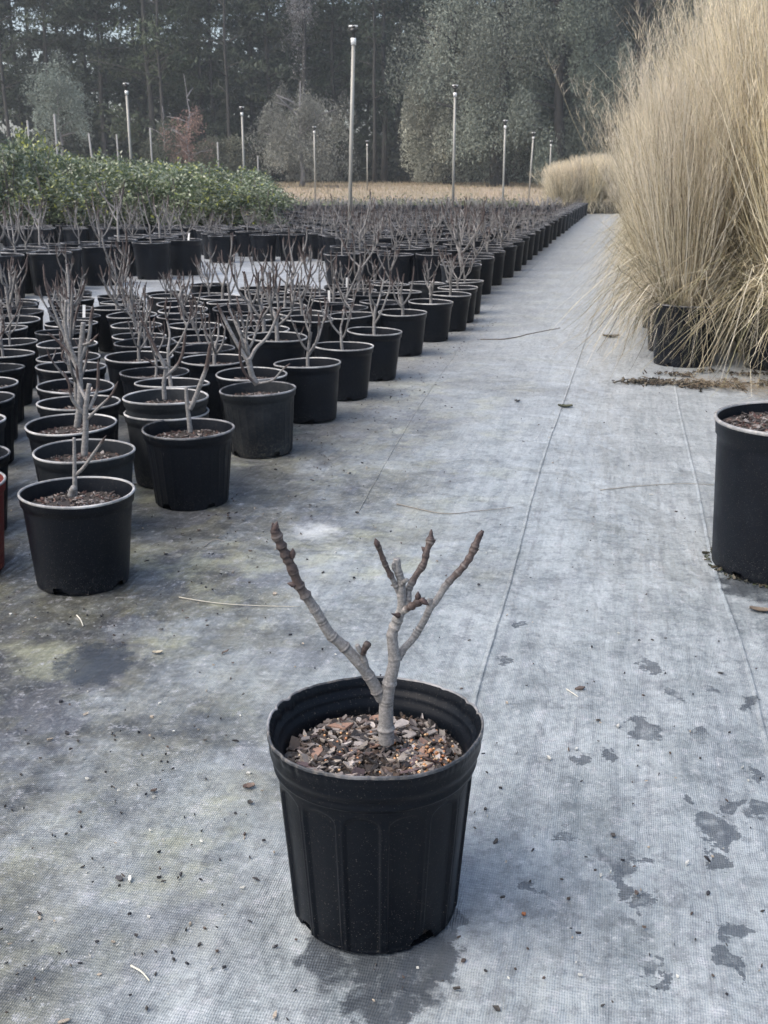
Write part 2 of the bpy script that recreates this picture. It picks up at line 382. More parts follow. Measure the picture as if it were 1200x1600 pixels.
# ------------------------------------------------------------------ ground
def ground_mat():
    k = NB('weed_mat_cloth'); p = k.pos()
    ang = math.atan2(U.x, U.y)
    # coordinates along / across the cloth
    rp = k.n('ShaderNodeVectorRotate', rotation_type='Z_AXIS'); k.l(p, rp.inputs['Vector']); rp.inputs['Angle'].default_value = ang
    q = rp.outputs[0]; sx = k.n('ShaderNodeSeparateXYZ'); k.l(q, sx.inputs[0]); X, Y = sx.outputs[0], sx.outputs[1]
    xe = RT.x * P0.x + RT.y * P0.y
    s = k.math('SUBTRACT', X, xe)                                # metres right of the pot row edge
    big = k.noise(p, 1.1, 5, .6); mid = k.noise(p, 5, 6, .62); fine = k.noise(p, 38, 5, .7); tiny = k.noise(p, 330, 3, .7)
    streak = k.noise(k.map(q, (9, .9, 1)), 1.6, 5, .62)
    tread = k.noise(k.map(q, (40, 2.0, 1)), 1, 4, .6)
    cloth = k.mix(k.ramp(mid, .3, .7), c4(.175, .203, .212), c4(.345, .385, .398))
    cloth = k.mix(k.ramp(streak, .35, .68, 0, .5), cloth, c4(.43, .465, .475))
    cloth = k.mix(k.ramp(big, .50, .68, 0, .5), cloth, c4(.165, .183, .20))
    cloth = k.mix(k.ramp(tread, .48, .72, 0, .5), cloth, c4(.155, .17, .185))
    cloth = k.mix(k.ramp(k.noise(p, 14, 6, .75), .52, .7, 0, .45), cloth, c4(.14, .154, .168))
    # pale scuffs
    cloth = k.mix(k.ramp(fine, .54, .70, 0, .5), cloth, c4(.5, .51, .53))
    # dirt, moss and silt towards the pots
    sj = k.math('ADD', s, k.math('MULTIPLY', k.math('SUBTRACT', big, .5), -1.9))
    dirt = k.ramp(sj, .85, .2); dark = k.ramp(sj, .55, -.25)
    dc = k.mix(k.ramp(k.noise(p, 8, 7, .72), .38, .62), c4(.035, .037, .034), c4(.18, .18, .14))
    dc = k.mix(k.ramp(k.noise(p, 2.6, 5, .6, dist=.5), .5, .66, 0, .8), dc, c4(.215, .21, .13))
    dc = k.mix(k.ramp(k.noise(k.map(p, loc=(5, 2, 0)), 3.3, 4), .56, .6, 0, .7), dc, c4(.10, .105, .125))
    c = k.mix(k.math('MULTIPLY', dirt, k.ramp(k.noise(p, 3.2, 7, .75), .28, .56)), cloth, dc)
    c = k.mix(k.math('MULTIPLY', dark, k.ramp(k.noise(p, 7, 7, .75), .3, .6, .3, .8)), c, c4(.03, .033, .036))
    # thin yellow-green algae film on the near left
    al = k.math('MULTIPLY', k.ramp(k.noise(k.map(p, loc=(9, 1, 0)), 3.1, 5, .65), .52, .66), k.ramp(s, 1.0, .5, 0, .55))
    c = k.mix(k.math('MULTIPLY', al, .9), c, c4(.36, .37, .25))
    # bright dry silt between the blocks at the back left
    sp = k.n('ShaderNodeSeparateXYZ'); k.l(p, sp.inputs[0])
    yy = sp.outputs[1]
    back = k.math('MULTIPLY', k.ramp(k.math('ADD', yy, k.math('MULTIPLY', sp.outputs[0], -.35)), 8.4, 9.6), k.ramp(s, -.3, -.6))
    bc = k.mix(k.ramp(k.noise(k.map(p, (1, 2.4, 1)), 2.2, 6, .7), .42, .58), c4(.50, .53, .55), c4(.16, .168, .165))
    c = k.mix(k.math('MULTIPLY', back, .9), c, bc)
    # far stretch of cloth painted paler, standing in for its grazing sky sheen
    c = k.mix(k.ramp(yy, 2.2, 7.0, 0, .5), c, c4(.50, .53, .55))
    g1 = k.noise(p, 70, 6, .8); g2 = k.noise(k.map(p, loc=(3, 3, 0)), 22, 7, .78)
    c = k.mix(k.ramp(g1, .48, .62, 0, .42), c, k.mix(1.0, c, c4(.38, .38, .39), 'MULTIPLY'))
    c = k.mix(k.ramp(g1, .44, .34, 0, .5), c, c4(.56, .58, .60))
    c = k.mix(k.ramp(g2, .50, .60, 0, .55), c, k.mix(1.0, c, c4(.5, .5, .52), 'MULTIPLY'))
    c = k.mix(k.ramp(g2, .46, .34, 0, .4), c, c4(.52, .53, .56))
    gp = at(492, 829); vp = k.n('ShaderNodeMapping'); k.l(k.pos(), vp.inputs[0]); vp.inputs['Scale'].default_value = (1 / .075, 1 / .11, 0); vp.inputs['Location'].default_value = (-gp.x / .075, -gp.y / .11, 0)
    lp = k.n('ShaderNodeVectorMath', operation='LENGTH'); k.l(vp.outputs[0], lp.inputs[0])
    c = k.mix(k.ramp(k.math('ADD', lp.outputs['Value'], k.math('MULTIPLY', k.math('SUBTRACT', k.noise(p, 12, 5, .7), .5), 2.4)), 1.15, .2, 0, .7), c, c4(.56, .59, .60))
    # speckle
    c = k.mix(k.ramp(tiny, .60, .74, 0, .7), c, c4(.60, .61, .63))
    c = k.mix(k.ramp(tiny, .42, .28, 0, .65), c, c4(.07, .07, .075))
    # woven threads 3 mm apart lengthwise, 4.4 mm across
    wj = k.math('MULTIPLY', k.noise(p, 9, 4), 26.0)
    wv = k.math('SINE', k.math('ADD', k.math('MULTIPLY', X, 2 * math.pi / .0034), wj)); wc = k.math('SINE', k.math('ADD', k.math('MULTIPLY', Y, 2 * math.pi / .0056), wj))
    nearfade = k.ramp(yy, 3.0, 1.2)
    weave = k.math('ADD', k.math('MULTIPLY', wv, .6), k.math('MULTIPLY', wc, .4))
    wm = k.math('MULTIPLY', k.ramp(k.noise(p, 4.3, 4, .6), .4, .62), nearfade)
    c = k.mix(k.math('MULTIPLY', k.ramp(weave, .2, -.7), k.math('MULTIPLY_ADD', wm, .38, .0)), c, c4(.10, .11, .13))
    # wet patches: measured places on the cloth
    dist = k.noise(p, 17, 5, .65, out=1); pd = k.n('ShaderNodeVectorMath', operation='MULTIPLY_ADD')
    k.l(dist, pd.inputs[0]); pd.inputs[1].default_value = (.13, .13, 0); k.l(p, pd.inputs[2])
    off = (-.065, -.065)
    wet = None; soak = None
    spots = [(962, 1335, 26, 30), (958, 1375, 16, 10), (1010, 1345, 14, 9), (968, 1395, 14, 18), (1008, 1412, 18, 16), (985, 1460, 20, 28), (1000, 1500, 18, 14),
             (1022, 1528, 12, 8), (1145, 1458, 13, 16), (1140, 1500, 16, 18), (1152, 1520, 9, 12), (1117, 1283, 24, 18), (1125, 1310, 18, 14), (1122, 1345, 12, 16),
             (1190, 1265, 20, 12), (1140, 1260, 18, 8), (1010, 1040, 12, 14), (1005, 1140, 22, 16), (1045, 1085, 14, 10), (1098, 1150, 15, 12),
             (1170, 1100, 9, 10), (1115, 1078, 9, 5), (815, 975, 16, 4), (790, 1028, 16, 5), (880, 1395, 30, 6), (1080, 1245, 12, 8), (950, 1180, 10, 14), (905, 1190, 12, 6),
             (930, 1280, 26, 10), (875, 1300, 16, 6), (1175, 1210, 14, 10),
             (598, 1560, 50, 70), (590, 1495, 105, 42), (655, 1505, 60, 45), (530, 1480, 60, 36), (690, 1440, 30, 26),
             (1190, 915, 60, 24), (150, 1035, 55, 30), (830, 1390, 14, 10)]
    for (px, py, rx, ry) in spots:
        g = at(px, py); zc = FPX * CAM_H / (CS * (py - YH))
        wx = rx * zc / FPX; wy = ry * zc / FPX / max(.2, math.sin(PITCH + math.atan((py - 800) / FPX)))
        v = k.n('ShaderNodeMapping'); v.vector_type = 'POINT'; k.l(pd.outputs[0], v.inputs[0])
        v.inputs['Location'].default_value = (-(g.x - off[0]) / wx, -(g.y - off[1]) / wy, 0); v.inputs['Scale'].default_value = (1 / wx, 1 / wy, 0)
        ln = k.n('ShaderNodeVectorMath', operation='LENGTH'); k.l(v.outputs[0], ln.inputs[0])
        f = k.ramp(ln.outputs['Value'], 1.22, .9)
        if rx > 15 and rx < 45: f = k.math('MULTIPLY', f, k.ramp(ln.outputs['Value'], .1, .6, .55, 1.0))
        big_ = rx > 45 and py > 1390
        if rx < 45: f = k.math('MULTIPLY', f, .85)
        if big_: soak = f if soak is None else k.math('MAXIMUM', soak, f)
        wet = f if wet is None else k.math('MAXIMUM', wet, f)
    wet = k.math('MAXIMUM', k.math('MULTIPLY', wet, k.ramp(mid, .34, .5)), k.math('MULTIPLY', soak, k.ramp(k.noise(p, 30, 5, .7), .36, .5, .55, 1.0)))
    c = k.mix(k.math('MULTIPLY', wet, .8), c, k.mix(.5, c4(.03, .035, .045), c, 'MIX')) if False else k.mix(k.math('MULTIPLY', wet, .86), c, c4(.04, .047, .056))
    r = k.math('SUBTRACT', k.ramp(g2, .35, .65, .26, .46), k.math('MULTIPLY', wet, .2))
    b1 = k.bump(k.math('MULTIPLY', weave, nearfade), .35, .0016); b2 = k.bump(fine, .25, .006, b1); b3 = k.bump(k.noise(k.map(q, (6, 1.2, 1)), 1.5, 4), .5, .04, b2)
    b3 = k.bump(k.noise(k.map(q, (1.2, 1, 1)), 3.2, 3, .5, dist=1.2), .35, .05, b3)
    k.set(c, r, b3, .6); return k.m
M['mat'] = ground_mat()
k = NB('dry_field'); p = k.pos(); n = k.noise(p, .35, 5, .6); n2 = k.noise(p, 3.5, 6, .7)
c = k.mix(k.ramp(n, .35, .65), c4(.34, .27, .20), c4(.25, .215, .15)); c = k.mix(k.ramp(n2, .4, .7, 0, .6), c, c4(.42, .35, .27))
k.set(c, .95, k.bump(n2, .8, .1)); M['field'] = k.m

# soil plain under everything and rising field behind
xs = np.concatenate([np.linspace(-160, -24, 18), np.linspace(-22, 24, 60), np.linspace(26, 160, 18)])
ys = np.concatenate([np.linspace(-30, 28, 20), np.linspace(29, 70, 50), np.linspace(75, 300, 16)])
def grid(name, xs, ys, zf, mat):
    X, Y = np.meshgrid(xs, ys); V = [(x, y, zf(x, y)) for x, y in zip(X.ravel(), Y.ravel())]; nx = len(xs)
    F = [(j * nx + i, j * nx + i + 1, (j + 1) * nx + i + 1, (j + 1) * nx + i) for j in range(len(ys) - 1) for i in range(nx - 1)]
    mb = MB(); mb.add(V, F); return link(name, mb.mesh(name, mat))
tag(grid('field', xs, ys, lambda x, y: -.035 + gz(x, y) + (.05 * noise.noise(Vector((x * .3, y * .3, 0))) if y > 34 else 0), M['field']), kind='structure')
def matz(x, y):
    return .0028 * noise.noise(Vector((x * 3.2, y * 2.0, 0))) + .0018 * noise.noise(Vector((x * 9, y * 6, 3)))
g0 = np.linspace(0, 1, 230) ** 1.9 * 31.5 + .3
g0 = np.concatenate([np.linspace(-3, .25, 12), g0])
gx = np.concatenate([np.linspace(-11, -2.2, 40), np.linspace(-2.15, 2.6, 130), np.linspace(2.7, 11, 40)])
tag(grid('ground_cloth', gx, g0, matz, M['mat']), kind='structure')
# overlapped edges of the cloth strips: real low ridges
def ridge(name, pix, w_=.006, h_=.0035):
    P = catmull([at(*p) for p in pix], 10); V = []; n = len(P)
    for i, p in enumerate(P):
        t = (P[min(i + 1, n - 1)] - P[max(0, i - 1)]); t.z = 0; t.normalize(); s = Vector((t.y, -t.x, 0)); z = matz(p.x, p.y)
        j = .0025 * noise.noise(Vector((p.x * 9, p.y * 9, 7)))
        for dx, dz in ((-w_ * 1.5, -.001), (-w_ * .3, h_), (w_ * .3, h_), (w_ * .5, -.001)):
            v = p + s * (dx + j); V.append((v.x, v.y, z + dz))
    F = [(i * 4 + a, i * 4 + a + 1, i * 4 + a + 5, i * 4 + a + 4) for i in range(n - 1) for a in range(3)]
    mb = MB(); mb.add(V, F); tag(link(name, mb.mesh(name, M['mat'])), kind='structure')
ridge('cloth_seam', [(690, 1420), (745, 1090), (800, 900), (850, 715), (905, 560), (948, 430), (965, 370)])
ridge('cloth_seam', [(1260, 1400), (1200, 1165), (1160, 1010), (1115, 880), (1090, 760), (1062, 640), (1048, 560)])
ridge('cloth_seam', [(560, 800), (640, 660), (700, 570), (760, 490), (860, 390)], .003, .0018)

# ------------------------------------------------------------------ the pot in the foreground
HB = at(586, 1408); HB.z = .002; HH, HD, HDB = .281, .287, .229
hero = empty('potted_fig_tree', HB, 'large ribbed black nursery pot in the foreground with a leafless grey forked fig tree', 'potted tree')
def hero_pot():
    Ro, Rb, H = HD / 2, HDB / 2, HH
    wall = lambda z: Rb + (Ro * .925 - Rb) * (z / (H * .84))
    P = [(Rb - .006, 0, 0), (Rb - .001, .002, 0)]; NZ = 74
    for i in range(NZ + 1): z = .004 + (H * .80 - .004) * i / NZ; P.append((wall(z), z, 0))
    nw = len(P)
    w8 = wall(H * .80)
    P += [(w8 + .0012, H * .806, 0), (w8 + .0042, H * .813, 0), (w8 + .0052, H * .822, 0), (w8 + .0046, H * .83, 0), (w8 + .0032, H * .842, 0),
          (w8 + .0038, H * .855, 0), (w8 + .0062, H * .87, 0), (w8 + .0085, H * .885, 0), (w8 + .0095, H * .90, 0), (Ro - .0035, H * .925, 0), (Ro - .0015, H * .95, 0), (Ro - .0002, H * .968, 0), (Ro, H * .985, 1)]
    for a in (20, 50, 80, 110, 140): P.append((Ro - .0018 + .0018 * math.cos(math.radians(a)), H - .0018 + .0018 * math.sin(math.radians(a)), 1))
    P.append((Ro - .0036, H - .0022, 0))
    P += [(Ro - .0075, H * .975, 0), (Ro - .0085, H * .95, 0), (Ro - .0095, H * .93, 0), (Ro - .014, H * .922, 0), (Ro - .0155, H * .905, 0), (Ro - .0165, H * .885, 0), (Ro - .020, H * .875, 0), (Ro - .0215, H * .84, 0), (Ro - .024, H * .74, 0)]
    NP = 14
    def rf(r, z, a, i):
        if 1 < i < nw:
            u = ((a + .12) * NP / (2 * math.pi)) % 1 - .5; top = H * .765 - H * .055 * (1 - math.sqrt(max(0, 1 - min(1, abs(u) / .40) ** 2)))
            m = smooth(.43, .37, abs(u)) * smooth(top + .003, top - .003, z)
            rib = math.exp(-((abs(u) - .44) / .03) ** 2) * smooth(H * .76, H * .72, z)
            r += -.0034 * m + .0009 * rib
        zz = z / H
        # soft, handled plastic: the rim is not a true circle
        w1 = .0022 * math.sin(2 * a + 1.0) + .0014 * math.sin(5 * a + .6) + .0013 * noise.noise(Vector((math.cos(a) * 3.4, math.sin(a) * 3.4, 2)))
        r += w1 * zz ** 3
        if zz > .93:
            d = lambda a0, w_: math.exp(-(((a - a0 + math.pi) % (2 * math.pi) - math.pi) / w_) ** 2)
            kk = d(2.62, .05) + .8 * d(.42, .04) + .8 * d(3.72, .06) + .3 * d(2.3, .03) + .3 * d(.8, .025) + .6 * d(3.95, .03) + .7 * d(2.85, .025) + .6 * d(.2, .02)
            r -= .0030 * kk; z -= .0022 * kk
            z += .0012 * math.sin(3 * a + .4) + .0010 * noise.noise(Vector((math.cos(a) * 5, math.sin(a) * 5, 5)))
            r += .0007 * noise.noise(Vector((math.cos(a) * 26, math.sin(a) * 26, 8))) 
        return r, z
    def skip(a, z, i):
        if i >= nw: return False
        for h, wd, ht in ((-math.pi / 2 + .62, .019, .020), (-math.pi / 2 - .95, .016, .012), (1.2, .018, .016), (2.9, .018, .016)):
            da = (a - h + math.pi) % (2 * math.pi) - math.pi
            if (da * Rb / wd) ** 2 + ((z - .001) / ht) ** 2 + .25 * noise.noise(Vector((da * 60, z * 300, 1))) < 1: return True
        return False
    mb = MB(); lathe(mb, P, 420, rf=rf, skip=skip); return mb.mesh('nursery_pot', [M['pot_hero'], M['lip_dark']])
hp = link('nursery_pot', hero_pot(), hero)
def hz(x, y): return HH * .825 + .005 * noise.noise(Vector((x * 16, y * 16, 1))) - .006 * smooth(.08, .115, math.hypot(x, y)) + .004 * smooth(.05, 0, math.hypot(x - .012, y))
mb = MB()
rings, seg = 26, 64; V = [(0, 0, hz(0, 0))]
for i in range(1, rings + 1):
    for j in range(seg): a = 2 * math.pi * j / seg; x, y = .124 * i / rings * math.cos(a), .124 * i / rings * math.sin(a); V.append((x, y, hz(x, y) + .002 * noise.noise(Vector((x * 120, y * 120, 3)))))
F = [(0, 1 + j, 1 + (j + 1) % seg) for j in range(seg)] + [(1 + i * seg + j, 1 + (i + 1) * seg + j, 1 + (i + 1) * seg + (j + 1) % seg, 1 + i * seg + (j + 1) % seg) for i in range(rings - 1) for j in range(seg)]
mb.add(V, F, (.022, .018, .016)); link('potting_soil', mb.mesh('potting_soil', M['soil']), hero)
# root ball seen at the drain holes
mb = MB(); lathe(mb, [(HDB / 2 - .016, .002, 0), (HDB / 2 - .010, .012, 0), (HDB / 2 - .010, .03, 0), (HDB / 2 - .02, .05, 0)], 60, col=(.05, .035, .025),
      rf=lambda r, z, a, i: (r + .002 * noise.noise(Vector((math.cos(a) * 14, math.sin(a) * 14, z * 150))), z))
link('root_ball', mb.mesh('root_ball', M['soil']), hero)
mb = MB()
PM = [(.03, .022, .018), (.05, .038, .03), (.02, .017, .016), (.10, .08, .07), (.015, .012, .012), (.20, .175, .15), (.07, .045, .03), (.32, .28, .24)]
chips(mb, 2000, .119, hz, (.0018, .0055), 3, .6, PM)
chips(mb, 420, .116, lambda x, y: hz(x, y) + .002, (.006, .0135), 31, .35, PM)
chips(mb, 230, .115, lambda x, y: hz(x, y) + .003, (.006, .012), 5, .3, [(.16, .14, .13), (.26, .235, .22), (.10, .085, .08), (.07, .045, .04), (.42, .38, .35), (.12, .09, .08), (.04, .034, .03)])
chips(mb, 34, .105, lambda x, y: hz(x, y) + .004, (.012, .019), 8, .25, [(.20, .18, .17), (.30, .26, .24), (.10, .07, .07), (.24, .15, .11)])
tag(link('bark_mulch', mb.mesh('bark_mulch', M['chip'], smooth=False), hero), kind='stuff')
mb = MB(); rr = random.Random(4); ico = []
for i in range(300):
    t = rr.random()
    if t < .74: x, y = rr.gauss(.072, .02), rr.gauss(-.012, .034)
    elif t < .9: x, y = rr.gauss(-.005, .02), rr.gauss(-.085, .013)
    else: x, y = rr.gauss(-.045, .03), rr.gauss(.03, .04)
    if math.hypot(x, y) > .114: continue
    r = rr.uniform(.0017, .0025); z = hz(x, y) + rr.uniform(.003, .0075); c = rr.choice([(.55, .30, .14), (.62, .40, .22), (.45, .2, .09), (.6, .5, .36), (.36, .17, .09)])
    V = []; 
    for q, (ring, zz) in enumerate(((.5, -.86), (1, -.2), (.93, .4), (.45, .9))):
        for j in range(6): a = j * math.pi / 3 + q * .5; V.append((x + r * ring * math.cos(a), y + r * ring * math.sin(a), z + r * zz))
    F = [(q * 6 + j, q * 6 + (j + 1) % 6, q * 6 + 6 + (j + 1) % 6, q * 6 + 6 + j) for q in range(3) for j in range(6)] + [tuple(range(5, -1, -1)), tuple(range(18, 24))]
    mb.add(V, F, c)
tag(link('fertiliser_pellets', mb.mesh('fertiliser_pellets', M['pellet']), hero), kind='stuff')
# the tree itself, traced in its upright plane with real depth offsets
def HP(px, py, dy=0): v = upr(px, py, HB.y + dy); return Vector((v.x - HB.x, v.y - HB.y, v.z - HB.z))
K = 1.44 / FPX
def hbranch(name, pts, dys, w0, w1, brown, parent, nodes=.022, seed=1, tip=True, sides=14, grey=1.0, buds=()):
    P = [HP(x, y, d) for (x, y), d in zip(pts, dys)]
    mb = MB(); stem(mb, P, w0 * K / 2, w1 * K / 2, brown, nodes, sides, tip, 6, seed, grey, True)
    o = link(name, mb.mesh(name, M['bark']), parent)
    for (bx, by, bd, dx, dz) in buds:
        b = MB(); bud(b, HP(bx, by, bd), (dx, -.15, dz), .013, .0034, 8); link('bud', b.mesh('bud', M['bark']), o)
    return o
def dl(n, a, b): return [a + (b - a) * i / (n - 1) for i in range(n)]
tp = [(604, 1160), (603, 1128), (604, 1095), (609, 1065), (616, 1034), (614, 1010), (613, 990), (621, 969), (628, 948), (627, 927), (627, 909), (622, 892), (620, 873)]
trunk = hbranch('trunk', tp, dl(13, .0, -.012), 25, 10.5, 2, hero, .04, 3, False, 16, 1.05)
hbranch('branch', [(597, 1092), (588, 1076), (576, 1056), (562, 1037), (534, 1007), (515, 990), (497, 960), (480, 934), (467, 914), (455, 885), (445, 864), (433, 838), (426, 817)],
        dl(13, 0, -.045), 19, 11.5, .62, trunk, .021, 5, buds=[(457, 868, -.038, .1, 1), (461, 914, -.033, -1, .3), (430, 826, -.045, .3, 1)])
hbranch('branch', [(572, 1042), (567, 1022), (571, 1012), (576, 1004)], [-.012, -.016, -.02, -.02], 10, 7, .5, trunk, .012, 6, False, 10)
hbranch('branch', [(567, 1024), (562, 1016), (558, 1008)], [-.016, -.018, -.02], 8, 7, 2, trunk, .012, 6, False, 10)
hbranch('branch', [(622, 1030), (630, 1015), (646, 997), (663, 969), (672, 950), (684, 935), (698, 913), (720, 890), (734, 871), (744, 849), (753, 828)],
        dl(11, 0, .03), 11.5, 9.5, .60, trunk, .02, 8, buds=[(748, 838, .028, .8, 1), (737, 862, .026, 1, .4)])
hbranch('branch', [(672, 952), (671, 944), (672, 936)], [.012, .012, .012], 11, 8, 2, trunk, .02, 4, False, 10)
hbranch('branch', [(630, 948), (637, 938), (639, 920), (650, 899), (662, 881), (667, 860), (672, 846), (674, 827)], dl(8, -.01, .02), 10, 9, .3, trunk, .018, 9,
        buds=[(667, 862, .014, -.8, .8), (671, 850, .016, .9, .7)])
hbranch('branch', [(624, 928), (614, 906), (602, 882), (592, 856), (586, 842)], dl(5, -.008, -.03), 8, 7, .3, trunk, .02, 10, buds=[(590, 852, -.028, -.3, 1)])
hbranch('branch', [(628, 956), (640, 949), (650, 943), (663, 934)], dl(4, -.01, -.035), 10, 8.5, .25, trunk, .012, 12, buds=[(653, 935, -.03, .0, 1), (660, 938, -.035, .7, -.5)])
hbranch('branch', [(627, 962), (619, 961), (612, 959)], dl(3, -.012, -.02), 8, 6.5, .3, trunk, .01, 13)
hbranch('branch', [(627, 914), (632, 909), (636, 906)], dl(3, -.012, -.02), 7, 6, 2, trunk, .01, 14, False)
hbranch('branch', [(622, 895), (616, 888), (616, 878)], dl(3, -.012, -.014), 7, 5, 2, trunk, .01, 15, False)

# ------------------------------------------------------------------ nursery block near: small pots
PD, PH, PB = .282, .238, .226
pot_smooth = [small_pot_mesh('nursery_pot', PD, PH, PB, [M['pot'], M['lip']], 0, seed=i) for i in range(3)]
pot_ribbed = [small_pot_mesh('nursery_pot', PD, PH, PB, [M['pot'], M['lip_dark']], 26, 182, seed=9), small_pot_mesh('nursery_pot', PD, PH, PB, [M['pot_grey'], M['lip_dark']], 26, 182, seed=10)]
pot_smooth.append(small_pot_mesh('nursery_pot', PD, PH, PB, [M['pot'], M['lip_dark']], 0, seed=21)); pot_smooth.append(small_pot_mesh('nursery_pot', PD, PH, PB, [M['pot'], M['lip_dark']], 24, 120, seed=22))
pot_greym = small_pot_mesh('nursery_pot', PD, PH, PB, [M['pot_grey'], M['lip']], 0, seed=12)
pot_redm = small_pot_mesh('nursery_pot', PD, PH, PB, [M['pot_red'], M['lip']], 0, seed=14)
soils = [soil_mesh('potting_mix', PD / 2 - .014, PH * .83, 420, i) for i in range(3)]
saps = [sapling_variant(20 + i, R.uniform(.22, .38), R.uniform(.0072, .0098)) for i in range(12)]
tagm = MB(); tagm.add([(-.008, -.0005, 0), (.008, -.0005, 0), (.008, -.0005, .11), (-.008, -.0005, .11), (-.008, .0005, 0), (.008, .0005, 0), (.008, .0005, .11), (-.008, .0005, .11)],
                      [(0, 1, 2, 3), (7, 6, 5, 4), (0, 3, 7, 4), (1, 5, 6, 2), (3, 2, 6, 7)]); tag_me = tagm.mesh('plant_tag', M['white'], False)

def put_sapling(root, i, rz, z, scale=1.0):
    tm, br = saps[i % len(saps)]
    t = link('trunk', tm, root, (0, 0, z), rz); t.scale = (scale,) * 3
    for b in br: link('branch', b, t)
placed = []
def near_pot(x, y, pm, label, sap=None, nest=0, soil=None, custom=None, withtag=False, tilt=None, scale=1.0):
    placed.append((x, y)); n = len(placed)
    r = empty('potted_sapling', (x, y, matz(x, y) + .002), label, 'potted plant', 'bare fig saplings in black nursery pots', rz=0)
    p = link('nursery_pot', pm, r, rz=R.uniform(0, 6.28))
    tilt = tilt or (R.gauss(0, .018), R.gauss(0, .018))
    sc_ = R.uniform(.94, 1.05) if n > 20 else 1; r.scale = (sc_, sc_, sc_ * R.uniform(.96, 1.04) if n > 20 else 1)
    if tilt: r.rotation_euler = (tilt[0], tilt[1], 0)
    if nest: p.location.z = nest; link('nursery_pot', pm, r, rz=1.0)
    link('potting_mix', soil or soils[n % 3], r, (0, 0, nest), R.uniform(0, 6.28))
    if custom:
        t = None
        for j, (pts, w0, w1, br) in enumerate(custom):
            P = [upr(a_, b_, y + c_) - Vector((x, y, 0)) for a_, b_, c_ in pts]
            kk = .70 * (y + .2) / FPX
            mb = MB(); stem(mb, P, w0 * kk / 2, w1 * kk / 2, br, .024, 9, br < 1.5, 5, n * 10 + j)
            o = link('trunk' if t is None else 'branch', mb.mesh('sapling_stem', M['bark']), t or r)
            t = t or o
    elif sap is not None: put_sapling(r, sap, R.uniform(0, 6.28), PH * .82, scale)
    if withtag:
        o = link('plant_tag', tag_me, r, (R.uniform(-.06, .06), -.03, PH * .8), R.uniform(-.5, .5)); o.rotation_euler.x = R.uniform(-.3, .2)
    return r
lines = []
rim = lambda px, py: at(px, py, PH)
v = rim(118, 766); near_pot(v.x, v.y, pot_smooth[0], 'nearest smooth black pot on the left, with a low cut stem forking in two', custom=[
    ([(115, 775, 0), (114, 745, 0), (113, 715, 0), (112, 684, 0)], 11, 6, 2), ([(116, 742, 0), (128, 730, -.01), (145, 705, -.02), (162, 680, -.03)], 8, 4.5, .8), ([(108, 776, -.02), (110, 768, -.02), (113, 762, -.025)], 15, 14, 2)])
v = rim(131, 703); near_pot(v.x, v.y, pot_greym, 'greyish pot right behind the nearest left pot, with a many-armed bare stem', custom=[
    ([(131, 712, 0), (133, 670, 0), (133, 640, 0), (138, 600, 0)], 15, 9, 2), ([(131, 648, 0), (112, 625, -.01), (107, 600, -.02), (97, 580, -.02)], 8, 5, .5),
    ([(138, 640, 0), (150, 612, .02), (152, 588, .02), (152, 562, .02)], 8, 5, .4), ([(136, 655, 0), (155, 635, -.02), (172, 618, -.03), (183, 596, -.03)], 7, 4, .6), ([(133, 625, 0), (122, 600, .03), (118, 570, .03)], 8, 5, .6)])
v = rim(113, 662); near_pot(v.x, v.y, pot_smooth[1], 'third pot back in the column behind the nearest left pot, tall pale stem', custom=[
    ([(122, 668, 0), (128, 620, 0), (127, 580, 0), (130, 545, 0), (134, 505, 0)], 14, 10, 2), ([(127, 575, 0), (112, 540, -.01), (106, 505, -.01), (108, 470, -.02)], 10, 6, 2),
    ([(130, 560, 0), (142, 530, 0), (146, 500, 0), (150, 478, 0)], 9, 6, .7), ([(128, 590, 0), (115, 560, .02), (100, 540, .03), (78, 520, .03)], 7, 4, .4), ([(132, 540, 0), (145, 535, -.02), (158, 522, -.03)], 6, 4, .5)])
v = rim(123, 629); near_pot(v.x, v.y, pot_smooth[2], 'fourth pot back in the column behind the nearest left pot', 0)
v = rim(115, 602); near_pot(v.x, v.y, pot_smooth[0], 'fifth pot back in the column behind the nearest left pot', 1)
v = rim(294, 668); near_pot(v.x, v.y, pot_ribbed[0], 'ribbed black pot at the near corner of the block with one thick stem forking low', custom=[
    ([(297, 676, 0), (294, 650, 0), (291, 625, 0), (290, 605, 0)], 11, 7, 2), ([(296, 640, 0), (305, 620, 0), (314, 595, -.01), (322, 572, -.01), (328, 535, -.02)], 11, 7.5, .6)])
v = rim(264, 632); near_pot(v.x + .015, v.y - .12, pot_greym, 'grey pot nested inside a second one behind the ribbed corner pot, slim stem', nest=.05, custom=[
    ([(257, 626, 0), (256, 600, 0), (260, 575, 0)], 10, 8, 2), ([(258, 590, 0), (275, 575, 0), (285, 555, 0), (290, 520, 0)], 8, 5, .3), ([(259, 580, 0), (250, 560, 0), (240, 540, 0), (228, 515, 0)], 8, 5, .4), ([(262, 578, 0), (246, 575, -.02), (225, 560, -.03)], 5, 3, .5)])
v = rim(265, 600); near_pot(v.x, v.y + .02, pot_smooth[0], 'black pot just behind the two nested grey pots', 4)
v = rim(406, 607); near_pot(v.x, v.y, pot_ribbed[1], 'faded grey ribbed pot on the path edge behind the ribbed corner pot, stems spreading wide', custom=[
    ([(405, 602, 0), (397, 585, 0), (392, 560, 0)], 12, 12, 2), ([(394, 570, 0), (375, 535, 0), (358, 500, 0), (346, 472, 0)], 9, 6, .8), ([(394, 565, 0), (405, 545, .01), (425, 525, .02), (447, 480, .02)], 8, 5, .8),
    ([(404, 600, -.01), (388, 585, -.03), (380, 560, -.04), (381, 530, -.05)], 6, 5, .1), ([(408, 600, -.01), (430, 595, -.02), (445, 580, -.03), (458, 570, -.03)], 5, 3.5, .8)])
